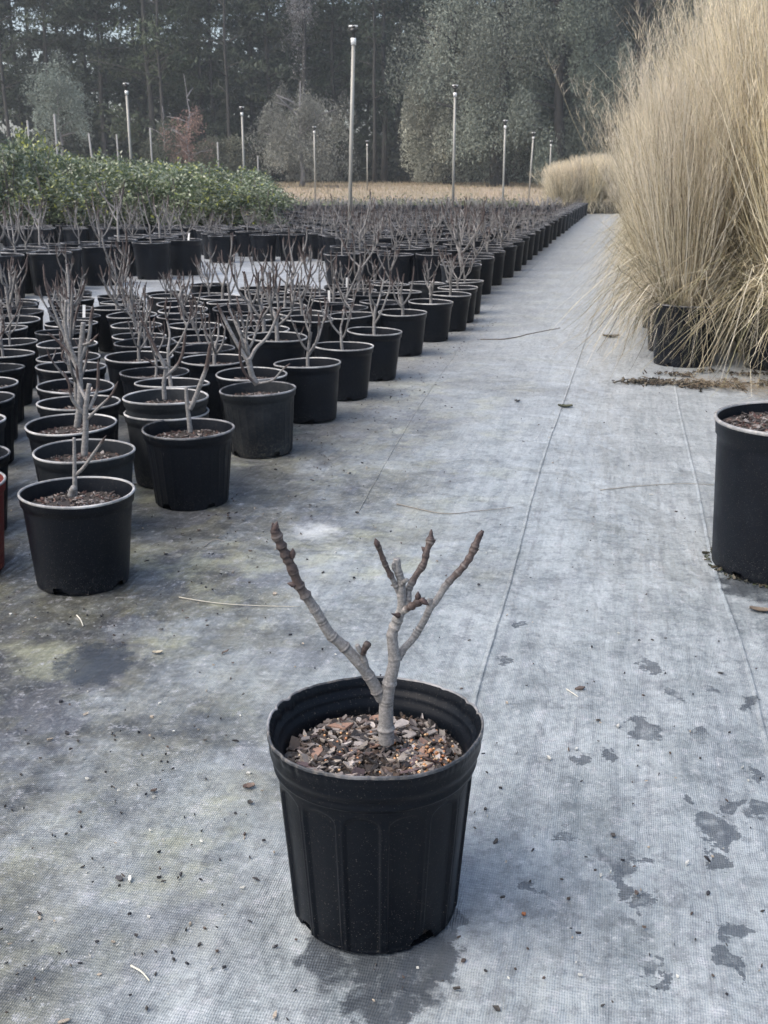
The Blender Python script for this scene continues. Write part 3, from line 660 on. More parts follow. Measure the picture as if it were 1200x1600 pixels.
v = rim(393, 584); near_pot(v.x, v.y, pot_smooth[1], 'black pot tucked behind the faded grey ribbed pot', 3)
eds = [((482, 567), 'black pot on the path edge, next behind the faded ribbed pot'), ((535, 540), 'black pot on the path edge, second behind the faded ribbed pot'),
       ((583, 517), 'black pot on the path edge, third behind the faded ribbed pot'), ((629, 488), 'black pot on the path edge, fourth behind the faded ribbed pot'),
       ((672, 471), 'black pot on the path edge, fifth behind the faded ribbed pot'), ((702, 459), 'black pot on the path edge, sixth behind the faded ribbed pot'),
       ((716, 449), 'black pot on the path edge, seventh behind the faded ribbed pot'), ((727, 439), 'black pot on the path edge, last before the larger pots')]
for i, ((px, py), lb) in enumerate(eds):
    v = rim(px, py); near_pot(v.x, v.y, pot_smooth[i % 3], lb, [2, 5, 6, 7, 0, 3, 8, 1][i])
ORD = ['first', 'second', 'third', 'fourth', 'fifth', 'sixth', 'seventh', 'eighth', 'ninth', 'tenth', 'eleventh', 'twelfth', 'thirteenth', 'fourteenth', 'fifteenth', 'sixteenth', 'seventeenth', 'eighteenth', 'nineteenth', 'twentieth']
A = Vector((-.775, 2.56)); va = Vector((-.10, .355)); vb = Vector((.245, .285))
v = A + va - vb; near_pot(v.x + .012, v.y + .0, pot_redm, 'maroon red pot cut off by the left edge of the photo', 5)
lat = []
for j in range(-12, 16):
    cnt = {0: 5, 1: 3, 2: 2}.get(j, 1 if j > 2 else 0)
    for i in range(-12, 26):
        p = A + va * i + vb * j
        x, y = p.x + R.uniform(-.035, .035), p.y + R.uniform(-.04, .04)
        s = sside(x, y)
        if s > -.16 or y > 8.35 + .5 * min(0, x) or y < 2.5: continue
        zc = y * CS + .742 * SN; px = 600 + x * FPX / zc
        if px < -75: continue
        if j < 0 and i + j * .4 < .6: continue
        if any((x - a) ** 2 + (y - b) ** 2 < .276 ** 2 for a, b in placed): continue
        cnt += 1; lat.append((x, y, j, cnt))
        if j not in lines: lines.append(j)
        near = 'glossy black' if R.random() < .8 else 'dull grey-black'
        pm = pot_smooth[R.randrange(5)] if near == 'glossy black' else pot_greym
        near_pot(x, y, pm, f"{near} small pot, {ORD[min(19, cnt - 1)]} back in the {ORD[min(19, len(lines) - 1)]} oblique line from the left",
                 R.randrange(12) if R.random() < .95 else None, withtag=R.random() < .08, scale=R.choice([.7, .85, .95, 1.05, 1.15, 1.3]))
print('small pots', len(placed))

# ------------------------------------------------------------------ far block: larger pots with taller bare saplings
LD, LH, LB = .335, .31, .275
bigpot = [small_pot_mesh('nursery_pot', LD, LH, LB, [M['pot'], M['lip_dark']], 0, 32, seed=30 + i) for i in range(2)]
bigsoil = soil_mesh('potting_mix', LD / 2 - .018, LH * .86, 60, 77)
def tall_var(seed, ht=.5):
    tm, br = sapling_variant(seed, ht, .0088)
    return tm, br
bigs = [tall_var(60 + i, R.uniform(.34, .5)) for i in range(8)]
def far_pot(x, y, label, k, ind=True, tagp=False):
    r = empty('large_potted_sapling', (x, y, 0), label, 'potted plant', 'larger black pots of bare saplings')
    link('nursery_pot', bigpot[k % 2], r, rz=R.uniform(0, 6)); link('potting_mix', bigsoil, r)
    tm, br = bigs[k % 8]; t = link('trunk', tm, r, (0, 0, LH * .85), R.uniform(0, 6.28)); s = R.choice([.55, .8, .9, 1.0, 1.1, 1.3]) * (1 - .5 * smooth(10, 19, y)); t.scale = (s, s, s)
    for b in br: link('branch', b, t)
    if tagp: o = link('plant_tag', tag_me, r, (R.uniform(-.08, .08), -.04, LH * .85), R.uniform(-.4, .4)); o.rotation_euler.x = R.uniform(-.4, .2)
    return r
far = []
def ok(x, y, d=.345): return all((x - a) ** 2 + (y - b) ** 2 > d * d for a, b in far) and all((x - a) ** 2 + (y - b) ** 2 > .09 for a, b in placed)
# left group standing apart on the pale ground
for c, (px, py, nrow) in enumerate([(0, 398, 4), (72, 394, 4), (158, 384, 5), (232, 378, 5), (288, 374, 4)]):
    b = at(px, py, LH * 1.15)
    for r_ in range(nrow):
        x, y = b.x - .035 * r_ + R.uniform(-.03, .03), b.y + .47 * r_
        if not ok(x, y): continue
        far.append((x, y)); far_pot(x, y, f"black pot on pale ground, {ORD[r_]} back in the {ORD[c]} short column from the left", R.randrange(8), tagp=(c == 4 and r_ == 0)).scale = (1.15, 1.15, 1.15)
for px, py in ((347, 372), ):
    b = at(px, py, .28); far.append((b.x, b.y)); far_pot(b.x, b.y, 'lone black pot standing on the pale ground between the blocks', 3)
# edge row along the path
cnt = 0; y = 8.75
while y < 29.5:
    x = P0.x + (y - P0.y) * .2225 - .17 + R.uniform(-.02, .02) - (.06 if cnt % 2 else 0)
    if ok(x, y):
        far.append((x, y)); cnt += 1
        far_pot(x, y, (f"larger black pot on the path edge, {ORD[cnt - 1]} after the small pots" if cnt <= 14 else 'distant larger black pot far up the path edge'), R.randrange(8))
    y += .40 if y < 16 else .5
cand = []
yy = 8.8
row = 0
while yy < 27.5:
    sp = .42 if yy < 17 else .56; row += 1
    for q in range(1, 40):
        x = P0.x + (yy - P0.y) * .2225 - .17 - q * sp + (.5 * sp if row % 2 else 0)
        zc = yy * CS + .67 * SN; px = 600 + x * FPX / zc
        lim = (9.6 if px > 520 else 13.2 if px > 318 else 14.6)
        if px < 640 and yy < 9.3 + (640 - px) * .006: continue
        if yy < lim: continue
        if yy > 16.2 and px < 432: continue
        if R.random() < .1: continue
        cand.append((x + R.uniform(-.06, .06), yy + R.uniform(-.06, .06)))
    yy += sp * .9
cand.sort(key=lambda p: p[1])
nind = 296 - len(placed) - len(far) if False else 296 - len(far); rest = []
for (x, y) in cand:
    if not ok(x, y, .33): continue
    far.append((x, y))
    if len(far) <= 296: far_pot(x, y, 'larger black pot with a bare branching sapling inside the crowded far block', R.randrange(8), tagp=R.random() < .03)
    else: rest.append((x, y))
print('large pots', len(far), 'rest', len(rest))
if rest:
    mb = MB()
    for (x, y) in rest:
        V = []; 
        for rr_, zz in ((.137, 0), (.158, LH), (.15, LH), (.145, LH * .86)):
            for j in range(12): a = j * math.pi / 6; V.append((x + rr_ * math.cos(a), y + rr_ * math.sin(a), zz))
        F = [(i * 12 + j, i * 12 + (j + 1) % 12, i * 12 + 12 + (j + 1) % 12, i * 12 + 12 + j) for i in range(3) for j in range(12)] + [tuple(range(36, 48))]
        mb.add(V, F, (.02, .02, .02), 0)
        for q in range(5):
            a = R.uniform(0, 6.28); t = R.uniform(.05, .2); h = R.uniform(.12, .24)
            tube(mb, [(x, y, LH * .8), (x + t * .5 * math.cos(a), y + t * .5 * math.sin(a), LH + h * .4), (x + t * math.cos(a), y + t * math.sin(a), LH + h)], [.008, .007, .004], 5, (.2, .19, .185), 1)
    tag(link('distant_potted_saplings', mb.mesh('distant_potted_saplings', [M['pot'], M['bark']])), 'hazy mass of potted bare saplings at the far end of the block', 'potted plants', kind='stuff')

# ------------------------------------------------------------------ leaves helper
def leaf_quads(rng, P, size, asp=.4, updir=None, spread=1.0):
    """P (n,3) centres -> (n,4,3) randomly turned diamond leaves"""
    n = len(P); d = rng.normal(size=(n, 3)) * spread
    if updir is not None: d += updir
    d /= np.linalg.norm(d, axis=1)[:, None]; e = rng.normal(size=(n, 3)); e -= (e * d).sum(1)[:, None] * d; e /= np.linalg.norm(e, axis=1)[:, None]
    s = (size * rng.uniform(.6, 1.3, n))[:, None]
    return np.stack([P - d * s, P + e * s * asp, P + d * s, P - e * s * asp], axis=1)

# ------------------------------------------------------------------ evergreen shrubs in pots
def shrub_mesh(seed, ht, wd, yellow):
    rng = np.random.default_rng(seed); n = 2400
    cl = rng.normal(size=(26, 3)); cl /= np.linalg.norm(cl, axis=1)[:, None]; cl *= rng.uniform(.35, 1, (26, 1)) ** .5
    idx = rng.integers(0, 26, n); p = cl[idx] * 1.05 + rng.normal(size=(n, 3)) * .19
    p *= np.array([wd / 2, wd / 2, ht / 2]); p[:, 2] += ht / 2
    p = p[p[:, 2] > 0.02]
    n = len(p)
    base = np.array([(.12, .16, .085), (.165, .205, .115), (.08, .11, .07), (.36, .40, .31)])[rng.integers(0, 4, n)] * rng.uniform(.8, 1.25, (n, 1))
    yl = rng.random(n) < yellow * (.3 + p[:, 2] / ht); base[yl] = np.array((.40, .43, .12)) * rng.uniform(.7, 1.2, (yl.sum(), 1))
    mb = MB(); mb.quads(leaf_quads(rng, p, .034, .42, np.array([0, 0, .5])), base); return mb.mesh('leaf_crown', M['leaf'], False)
shr = [shrub_mesh(200 + i, .95, .72, [.03, .06, .16, .03][i]) for i in range(4)]
def shrub_stems(seed):
    rr = random.Random(seed); mb = MB()
    for i in range(4):
        a = rr.uniform(0, 6.28); tube(mb, [(0, 0, 0), (.06 * math.cos(a), .06 * math.sin(a), .25), (.18 * math.cos(a), .18 * math.sin(a), .8)], [.014, .011, .005], 6, (.07, .06, .05))
    return mb.mesh('shrub_stems', M['bark'])
sst = [shrub_stems(i) for i in range(3)]
def shrub(x, y, k, label, sc=1.0, grp='evergreen shrubs in black pots'):
    r = empty('potted_evergreen_shrub', (x, y, 0), label, 'shrub', grp)
    link('nursery_pot', bigpot[k % 2], r); t = link('stems', sst[k % 3], r, (0, 0, LH * .8), R.uniform(0, 6)); t.scale = (1, 1, sc)
    c = link('leaf_crown', shr[k % 4], r, (0, 0, LH - .06), R.uniform(0, 6)); c.scale = (R.uniform(1, 1.2), R.uniform(1, 1.2), sc * .86)
y = 16.4; row = 0; ns = 0
while y < 27:
    row += 1; x = -9.5 + (.3 if row % 2 else 0)
    while x < 1:
        px = 600 + x * FPX / (y * CS + .3)
        if -70 < px < 418 - (y - 16) * .5:
            top = 1.06 if px < 200 else 1.06 - .30 * (px - 200) / 230
            ns += 1
            shrub(x + R.uniform(-.06, .06), y + R.uniform(-.06, .06), R.choice([0, 1, 1, 3, 3, 2, 0]), ('dark leafy evergreen shrub in the front row of the evergreen block' if row == 1 else 'leafy evergreen shrub deep in the evergreen block at the back left'), top * R.uniform(.72, 1.22) * (1.12 if px < 90 else 1))
        x += .62
    y += .62
v = at(32, 372); shrub(v.x, v.y + 1.0, 2, 'tallest yellow-tipped evergreen shrub at the far left of the evergreen block', 1.75)
# low green plants behind the bare block
def low_plant(seed):
    rng = np.random.default_rng(seed); n = 420; p = rng.normal(size=(n, 3)) * np.array([.22, .22, .12]); p[:, 2] = np.abs(p[:, 2]) + .05
    mb = MB(); mb.quads(leaf_quads(rng, p, .04, .4), np.array((.13, .155, .09)) * rng.uniform(.5, 1.6, (n, 1))); return mb.mesh('leaf_crown', M['foliage'], False)
lows = [low_plant(i) for i in range(3)]
lm = MB()
for i in range(5): tube(lm, [(0, 0, 0), (.1 * math.cos(i * 1.3), .1 * math.sin(i * 1.3), .2)], .006, 5, (.1, .08, .06))
lowst = lm.mesh('stems', M['bark'])
for i in range(64):
    y = R.uniform(29.8, 33.5); px = R.uniform(425, 800); x = (px - 600) / FPX * y
    s = R.uniform(.8, 1.4); o = empty('low_bush', (x, y, gz(x, y) - .03)); o.scale = (s, s, 1.0); link('leaf_crown', lows[i % 3], o, rz=R.uniform(0, 6)); link('stems', lowst, o)
    tag(o, 'low grey-green bush at the far end between the bare saplings and the tan field', 'bush', 'low bushes before the field')
print('shrubs', ns)

# ------------------------------------------------------------------ ornamental grasses
def ribbons(rng, B, D, L, droop, wid, cols, seg=7, mb=None, kink=0.0):
    """B (n,3) roots, D (n,3) unit launch dirs, L lengths, droop: sideways fall"""
    n = len(B); t = np.linspace(0, 1, seg + 1)
    h = D.copy(); h[:, 2] = 0; hn = np.linalg.norm(h, axis=1)[:, None] + 1e-6; h /= hn
    side = np.cross(h, np.array([0, 0, 1.0])); ang = rng.uniform(0, 3.14, n)[:, None]
    side = side * np.cos(ang) + h * np.sin(ang); 
    P = B[:, None] + D[:, None] * (L[:, None, None] * t[None, :, None])
    fall = droop[:, None] * L[:, None] * t[None] ** 2.2
    P[:, :, 2] -= fall; P[:, :, 0] += h[:, 0:1] * fall * .22; P[:, :, 1] += h[:, 1:2] * fall * .22
    if kink: P += (rng.normal(size=(n, seg + 1, 3)) * kink) * t[None, :, None]
    P[:, :, 2] = np.maximum(P[:, :, 2], .004 + rng.uniform(0, .02, n)[:, None])
    W = wid[:, None] * (1 - .75 * t[None] ** 2) * .5
    A_ = P + side[:, None] * W[:, :, None]; B_ = P - side[:, None] * W[:, :, None]
    V = np.stack([A_, B_], axis=2).reshape(-1, 3)
    f = []; base = (np.arange(n) * (seg + 1) * 2)[:, None, None]; i = (np.arange(seg) * 2)[None, :, None]
    q = base + i + np.array([0, 1, 3, 2])[None, None]
    C = cols[:, None, :] * np.ones((1, (seg + 1) * 2, 1))
    mb.add(V, q.reshape(-1, 4).tolist(), C.reshape(-1, 3)); return P
def grass_mesh(seed, nb=3600, ht=1.5, z0=.33, rad=.15, plume=True, wmul=1.0):
    rng = np.random.default_rng(seed); mb = MB()
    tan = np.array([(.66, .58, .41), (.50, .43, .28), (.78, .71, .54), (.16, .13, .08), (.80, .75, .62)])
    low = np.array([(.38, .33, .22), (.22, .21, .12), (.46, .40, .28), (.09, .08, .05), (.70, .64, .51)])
    def roots(n):
        r = rad * np.sqrt(rng.random(n)); a = rng.uniform(0, 6.283, n); return np.stack([r * np.cos(a), r * np.sin(a), np.full(n, z0)], 1), r, a
    # leafy skirt: arching and drooping
    n = int(nb * .22); B, r, a = roots(n); tilt = rng.uniform(.1, .95, n) ** 1.3 * (.4 + r / rad * .6); a2 = a + rng.normal(size=n) * .6
    D = np.stack([np.sin(tilt) * np.cos(a2), np.sin(tilt) * np.sin(a2), np.cos(tilt)], 1)
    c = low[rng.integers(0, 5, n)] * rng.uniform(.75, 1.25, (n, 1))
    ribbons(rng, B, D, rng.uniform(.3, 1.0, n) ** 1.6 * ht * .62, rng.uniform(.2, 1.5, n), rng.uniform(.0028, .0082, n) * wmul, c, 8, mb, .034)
    # upright culms
    n = int(nb * .66); B, r, a = roots(n); tilt = np.abs(rng.normal(size=n)) * .165 * (.35 + r / rad); a2 = a + rng.normal(size=n) * .7
    D = np.stack([np.sin(tilt) * np.cos(a2), np.sin(tilt) * np.sin(a2), np.cos(tilt)], 1); L = rng.uniform(.35, 1.0, n) ** .7 * ht * .98
    c = tan[rng.integers(0, 5, n)] * rng.uniform(.8, 1.2, (n, 1))
    P = ribbons(rng, B, D, L, rng.uniform(0, .14, n), rng.uniform(.002, .0052, n) * wmul, c * (.8 + .3 * rng.random((n, 1))), 7, mb, .026)
    if plume:
        pick = rng.random(n) < .48; Pp = P[pick]; m = len(Pp); k_ = 11
        ti = rng.uniform(.58, 1.0, (m, k_)) * 7; i0 = np.minimum(ti.astype(int), 6); fr = (ti - i0)[..., None]
        rows = np.arange(m)[:, None]; Q = Pp[rows, i0] * (1 - fr) + Pp[rows, i0 + 1] * fr
        d = rng.normal(size=(m, k_, 3)) * .5 + np.array([0, 0, 1.0]); d /= np.linalg.norm(d, axis=2)[..., None]
        Q = Q.reshape(-1, 3); d = d.reshape(-1, 3); n2 = len(Q)
        c = np.array([(.80, .72, .57), (.72, .63, .48), (.84, .78, .66)])[rng.integers(0, 3, n2)] * rng.uniform(.8, 1.15, (n2, 1))
        ribbons(rng, Q, d, rng.uniform(.05, .14, n2), rng.uniform(0, .3, n2), rng.uniform(.001, .002, n2) * wmul, c, 2, mb, .003)
    n = 60; B, r, a = roots(n); tilt = np.abs(rng.normal(size=n)) * .22; D = np.stack([np.sin(tilt) * np.cos(a), np.sin(tilt) * np.sin(a), np.cos(tilt)], 1)
    P = ribbons(rng, B, D, rng.uniform(.95, 1.18, n) * ht, rng.uniform(0, .1, n), rng.uniform(.003, .004, n) * wmul, tan[rng.integers(0, 3, n)], 7, mb, .015)
    Q = np.repeat(P[:, -2], 14, axis=0) + rng.uniform(-.1, .14, (n * 14, 1)) * np.repeat(D, 14, axis=0); d = rng.normal(size=(n * 14, 3)) * .35 + np.array([0, 0, 1.0]); d /= np.linalg.norm(d, axis=1)[:, None]
    ribbons(rng, Q, d, rng.uniform(.05, .12, n * 14), rng.uniform(0, .3, n * 14), rng.uniform(.0015, .003, n * 14) * wmul, np.tile([(.72, .64, .5)], (n * 14, 1)) * rng.uniform(.8, 1.2, (n * 14, 1)), 2, mb)
    # long stray stalks
    n = 120; B, r, a = roots(n); tilt = rng.uniform(.2, .8, n); D = np.stack([np.sin(tilt) * np.cos(a), np.sin(tilt) * np.sin(a), np.cos(tilt)], 1)
    ribbons(rng, B, D, rng.uniform(.5, .95, n) * ht * .75, rng.uniform(.1, 1.3, n), rng.uniform(.0032, .0055, n) * wmul, tan[rng.integers(0, 5, n)] * .95, 8, mb, .01)
    return mb.mesh('grass_blades', M['grass'])
GP = .36
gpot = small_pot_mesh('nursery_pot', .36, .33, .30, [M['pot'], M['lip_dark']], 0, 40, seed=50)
gm = [grass_mesh(300 + i, 2700, 1.78) for i in range(4)]
gl = [grass_mesh(320 + i, 1500, 1.5, plume=True, wmul=2.2) for i in range(2)]
ng = 0
GA = Vector((1.60, 5.85))
names = ['front', 'second', 'third', 'fourth']
for q in range(5):
    for r_ in range(0, 30):
        x, y = GA.x + U.x * .5 * r_ + RT.x * .5 * q, GA.y + U.y * .5 * r_ + RT.y * .5 * q
        zc = y * CS + .3; px = 600 + x * FPX / zc
        if px > 1500 or y < 5.4 or (q > 2 and r_ > 8) or (q > 1 and r_ > 14): continue
        if R.random() < .5 and r_ > 12 and q > 0: continue
        ng += 1
        if q == 0 and r_ < 4: lb = f"tall dry tan grass on the path side of the grass block, {ORD[r_]} from the front"
        elif r_ == 0: lb = f"tall dry tan grass in the front row of the grass block, {ORD[q]} from the path"
        elif q == 0: lb = 'tall dry tan grass along the path side of the grass block'
        else: lb = 'tall dry tan grass inside the big grass block at the right'
        g = empty('potted_ornamental_grass', (x + R.uniform(-.03, .03), y + R.uniform(-.03, .03), 0), lb, 'ornamental grass', 'tall dry grasses in the block at the right')
        link('nursery_pot', gpot, g)
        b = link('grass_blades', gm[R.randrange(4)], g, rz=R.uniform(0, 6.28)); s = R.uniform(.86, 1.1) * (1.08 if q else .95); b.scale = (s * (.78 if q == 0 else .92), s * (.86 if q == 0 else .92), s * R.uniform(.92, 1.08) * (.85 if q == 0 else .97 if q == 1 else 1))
g = empty('potted_ornamental_grass', (2.1, 5.36, 0), 'tall dry tan grass standing nearest the camera, just behind the right-edge pot', 'ornamental grass', 'tall dry grasses in the block at the right')
link('nursery_pot', gpot, g); b = link('grass_blades', gm[1], g, rz=2.0); b.scale = (.9, .9, .95)
# far grasses at the path end
for i in range(46):
    r_, q = divmod(i, 8); y = 30.5 + r_ * .55 + R.uniform(-.1, .1); px = 862 + q * 15.5 + R.uniform(-4, 4) ; x = (px - 600) / FPX * y
    g = empty('potted_ornamental_grass', (x, y, gz(x, y) - .02), 'dry tan grass in the rounded grass group at the far end of the path', 'ornamental grass', 'distant dry grasses at the path end')
    link('nursery_pot', gpot, g); b = link('grass_blades', gl[i % 2], g, rz=R.uniform(0, 6.28)); b.scale = (.95, .95, R.uniform(.78, .86) * (1 - .012 * abs(px - 915)/4))
print('grasses', ng)

# ------------------------------------------------------------------ pot at the right edge
v = at(1250, 884); bx = Vector((1.055, v.y, .002))
rp = empty('potted_sapling', bx, 'large smooth black pot cut off by the right photo edge, with dark bare twigs', 'potted plant', None)
link('nursery_pot', small_pot_mesh('nursery_pot', .43, .395, .37, [M['pot'], M['lip']], 0, 120, seed=70, lipr=.005), rp, rz=-.2)
link('potting_mix', soil_mesh('potting_mix', .195, (.395 * .93), 800, 71, .008, (.005, .013)), rp)
tm, br = sapling_variant(91, .4, .012); t = link('trunk', tm, rp, (.07, .02, .34), 1.0)
for b in br: link('branch', b, t)
mb = MB(); stem(mb, [(.03, .02, .35), (-.03, -.02, .385), (-.075, -.03, .40)], .004, .003, .1, .02, 7, True, 5, 3); link('branch', mb.mesh('branch', M['bark']), t, (-.07, -.02, -.34))
# debris ring at its base
def litter(mb, n, cx, cy, sx, sy, size, seed, pal=None, rz=0):
    rr = random.Random(seed)
    for i in range(n):
        a, b = rr.gauss(0, sx), rr.gauss(0, sy); x = cx + a * math.cos(rz) - b * math.sin(rz); y = cy + a * math.sin(rz) + b * math.cos(rz)
        chips(mb, 1, 0, lambda *_: matz(x, y) + .001, size, rr.random(), .2, pal, (x, y))
mb = MB(); rr = random.Random(5)
for i in range(90):
    a = rr.uniform(2.4, 5.2); r_ = .19 + abs(rr.gauss(0, .008)); chips(mb, 1, 0, lambda *_: .004, (.003, .009), i, .5, [(.03, .03, .02), (.06, .05, .03), (.05, .06, .03)], (bx.x + r_ * math.cos(a), bx.y + r_ * math.sin(a)))
tag(link('moss_crumbs', mb.mesh('moss_crumbs', M['chip'], False)), 'dark mossy crumbs round the foot of the pot at the right edge', 'dirt', kind='stuff')

# ------------------------------------------------------------------ litter on the cloth
mb = MB(); rr = random.Random(77); dark = [(.03, .028, .028), (.05, .045, .04), (.08, .06, .05), (.025, .025, .03)]
for i in range(900):
    px, py = rr.uniform(0, 1200), 340 + 1260 * rr.random() ** .75
    g = at(px, py)
    if g.y > 14: continue
    dd = .5 if sside(g.x, g.y) > .6 else 1
    if rr.random() > dd: continue
    chips(mb, 1, 0, lambda *_: matz(g.x, g.y) + .0012, (.0015, .0042 if rr.random() < .85 else .008), i, .2, dark if rr.random() < .75 else [(.5, .5, .46), (.35, .3, .24)], (g.x, g.y))
for i in range(500):   # more crumbs between and in front of the small pots
    t = rr.uniform(2.2, 8); s = -abs(rr.gauss(0, .35)) + .25; x = P0.x + (t - P0.y) * .2225 + s; y = t
    if any((x - a) ** 2 + (y - b) ** 2 < .016 for a, b in placed[:60]): continue
    chips(mb, 1, 0, lambda *_: matz(x, y) + .0012, (.002, .006), i + 999, .2, dark + [(.25, .23, .2)], (x, y))
tag(link('bark_crumbs', mb.mesh('bark_crumbs', M['chip'], False)), 'small bark crumbs and specks scattered over the grey cloth', 'litter', kind='stuff')

def straw(pix, w_, label, col=(.42, .38, .30), name='dry_straw', lift=.003):
    P = catmull([at(*p) for p in pix], 6); P = [Vector((p.x, p.y, matz(p.x, p.y) + lift)) for p in P]
    mb = MB(); n = len(P); tube(mb, P, [w_ * (1 - .5 * i / n) for i in range(n)], 5, col); tag(link(name, mb.mesh(name, M['straw'])), label, 'straw' if name == 'dry_straw' else 'twig')
straw([(938, 767), (1000, 760), (1060, 757), (1120, 758)], .0016, 'long pale straw lying across the cloth left of the right-edge pot', (.3, .28, .24))
straw([(620, 788), (660, 797), (700, 803), (750, 799), (802, 793)], .0018, 'bent grey straw lying on the cloth behind the foreground pot', (.24, .22, .19))
straw([(280, 935), (340, 944), (400, 948), (470, 949)], .0016, 'pale straw lying left of the foreground branches', (.45, .43, .36))
straw([(205, 1512), (222, 1522), (234, 1536)], .0016, 'short curved pale straw on the near left cloth', (.6, .58, .48))
straw([(750, 531), (790, 530), (830, 522), (875, 513)], .004, 'thin dark twig on the far part of the path', (.16, .14, .12), 'twig')
straw([(885, 1078), (897, 1086), (903, 1090)], .0014, 'tiny pale curved straw on the cloth right of the foreground pot', (.6, .58, .5))
straw([(120, 963), (126, 970), (130, 980)], .0018, 'short white straw in front of the nearest left pot', (.6, .58, .5))
straw([(318, 856), (335, 845), (352, 848)], .0012, 'thin pale straw before the ribbed corner pot', (.3, .28, .25))

def curled_leaf(px, py, L, W, label, col, rz, seed):
    g = at(px, py); mb = MB(); V = []; nx, ny = 9, 5; rr = random.Random(seed)
    for i in range(nx):
        t = i / (nx - 1); wv = W * math.sin(math.pi * (.08 + .84 * t)) ** .7
        for j in range(ny):
            u = j / (ny - 1) * 2 - 1; V.append(((t - .5) * L, u * wv * (1 + rr.uniform(-.15, .15)), .002 + .35 * W * u * u + .25 * L * (t - .5) ** 2 + rr.uniform(0, .0015)))
    V += [(x, y, z + .0008) for x, y, z in V]; o_ = nx * ny
    F = [(i * ny + j, i * ny + j + 1, (i + 1) * ny + j + 1, (i + 1) * ny + j) for i in range(nx - 1) for j in range(ny - 1)]
    F += [tuple(o_ + q for q in reversed(f)) for f in F]
    mb.add(V, F, col); o = link('dead_leaf', mb.mesh('dead_leaf', M['chip']), None, (g.x, g.y, matz(g.x, g.y)), rz); tag(o, label, 'leaf')
curled_leaf(389, 1231, .020, .007, 'small curled brown leaf on the cloth left of the foreground pot', (.13, .09, .07), .3, 1)
curled_leaf(391, 1256, .009, .005, 'tiny dark crumpled leaf just below the curled brown leaf', (.05, .045, .04), .9, 2)
curled_leaf(246, 1022, .022, .006, 'pale flat leaf on the stained cloth at the left', (.4, .36, .27), .1, 3)
curled_leaf(883, 637, .065, .02, 'dark green withered leaf lying in the middle of the path', (.06, .065, .035), -.15, 4)
curled_leaf(955, 527, .11, .03, 'flat dark brown leaf far up the path, near the grass block', (.06, .05, .035), .1, 5)
curled_leaf(558, 803, .012, .008, 'black dropped leaf with a stalk behind the foreground pot', (.03, .03, .03), .5, 6)
curled_leaf(808, 628, .025, .015, 'small black leaf left of the green withered leaf', (.03, .03, .03), 1.2, 7)
curled_leaf(1188, 955, .05, .012, 'curled brown leaf in the wet patch at the right edge', (.14, .11, .08), -.3, 8)
curled_leaf(818, 1433, .006, .004, 'tiny reddish crumb on the cloth right of the foreground pot', (.3, .12, .05), -.3, 9)
curled_leaf(748, 916, .012, .004, 'small dark leaf lying right of the tallest right branch', (.04, .04, .045), 1.2, 10)

# straw litter spilled before the grass block
rng = np.random.default_rng(8); mb = MB(); n = 1500
cx = 1.45 + 1.0 * rng.random(n) ** .7; cy = 5.22 - (cx - 1.45) * .30 + rng.normal(size=n) * (.025 + .17 * np.clip((cx - 1.45) / .5, 0, 1)) + .04 * np.sin(cx * 13)
a = rng.uniform(0, 6.283, n); D = np.stack([np.cos(a), np.sin(a), rng.uniform(0, .16, n)], 1)
ribbons(rng, np.stack([cx, cy, rng.uniform(.004, .022, n)], 1), D, rng.uniform(.04, .22, n), rng.uniform(0, .1, n), rng.uniform(.002, .004, n), np.array([(.34, .27, .19), (.2, .15, .10), (.46, .40, .31), (.25, .2, .14)])[rng.integers(0, 4, n)], 3, mb, .004)
for i in range(900):
    x = R.choice([1.24, 1.33, 1.38, 1.5, 1.56, 1.7, 1.9]) + R.gauss(0, .05); y = 5.27 - (x - 1.12) * .12 + .10 * noise.noise(Vector((x * 7, 3, 0))) + R.gauss(0, .025 + .07 * abs(noise.noise(Vector((x * 5, 0, 9)))) * 2)
    chips(mb, 1, 0, lambda *_: .004 + R.uniform(0, .012), (.005, .016), i, .5, [(.04, .035, .03), (.08, .06, .045), (.03, .03, .025), (.2, .17, .13)], (x, y))
for i in range(260):
    x = R.choice([1.5, 1.58, 1.8, 2.0]) + R.gauss(0, .07); y = 5.5 + .16 * noise.noise(Vector((x * 5, 8, 0))) + R.gauss(0, .02)
    chips(mb, 1, 0, lambda *_: .004 + R.uniform(0, .012), (.005, .014), i, .5, [(.04, .035, .03), (.08, .06, .045), (.03, .03, .025)], (x, y))
tag(link('straw_litter', mb.mesh('straw_litter', M['grass'], False)), 'matted straw and dark debris swept up in front of the grass block', 'litter', kind='stuff')

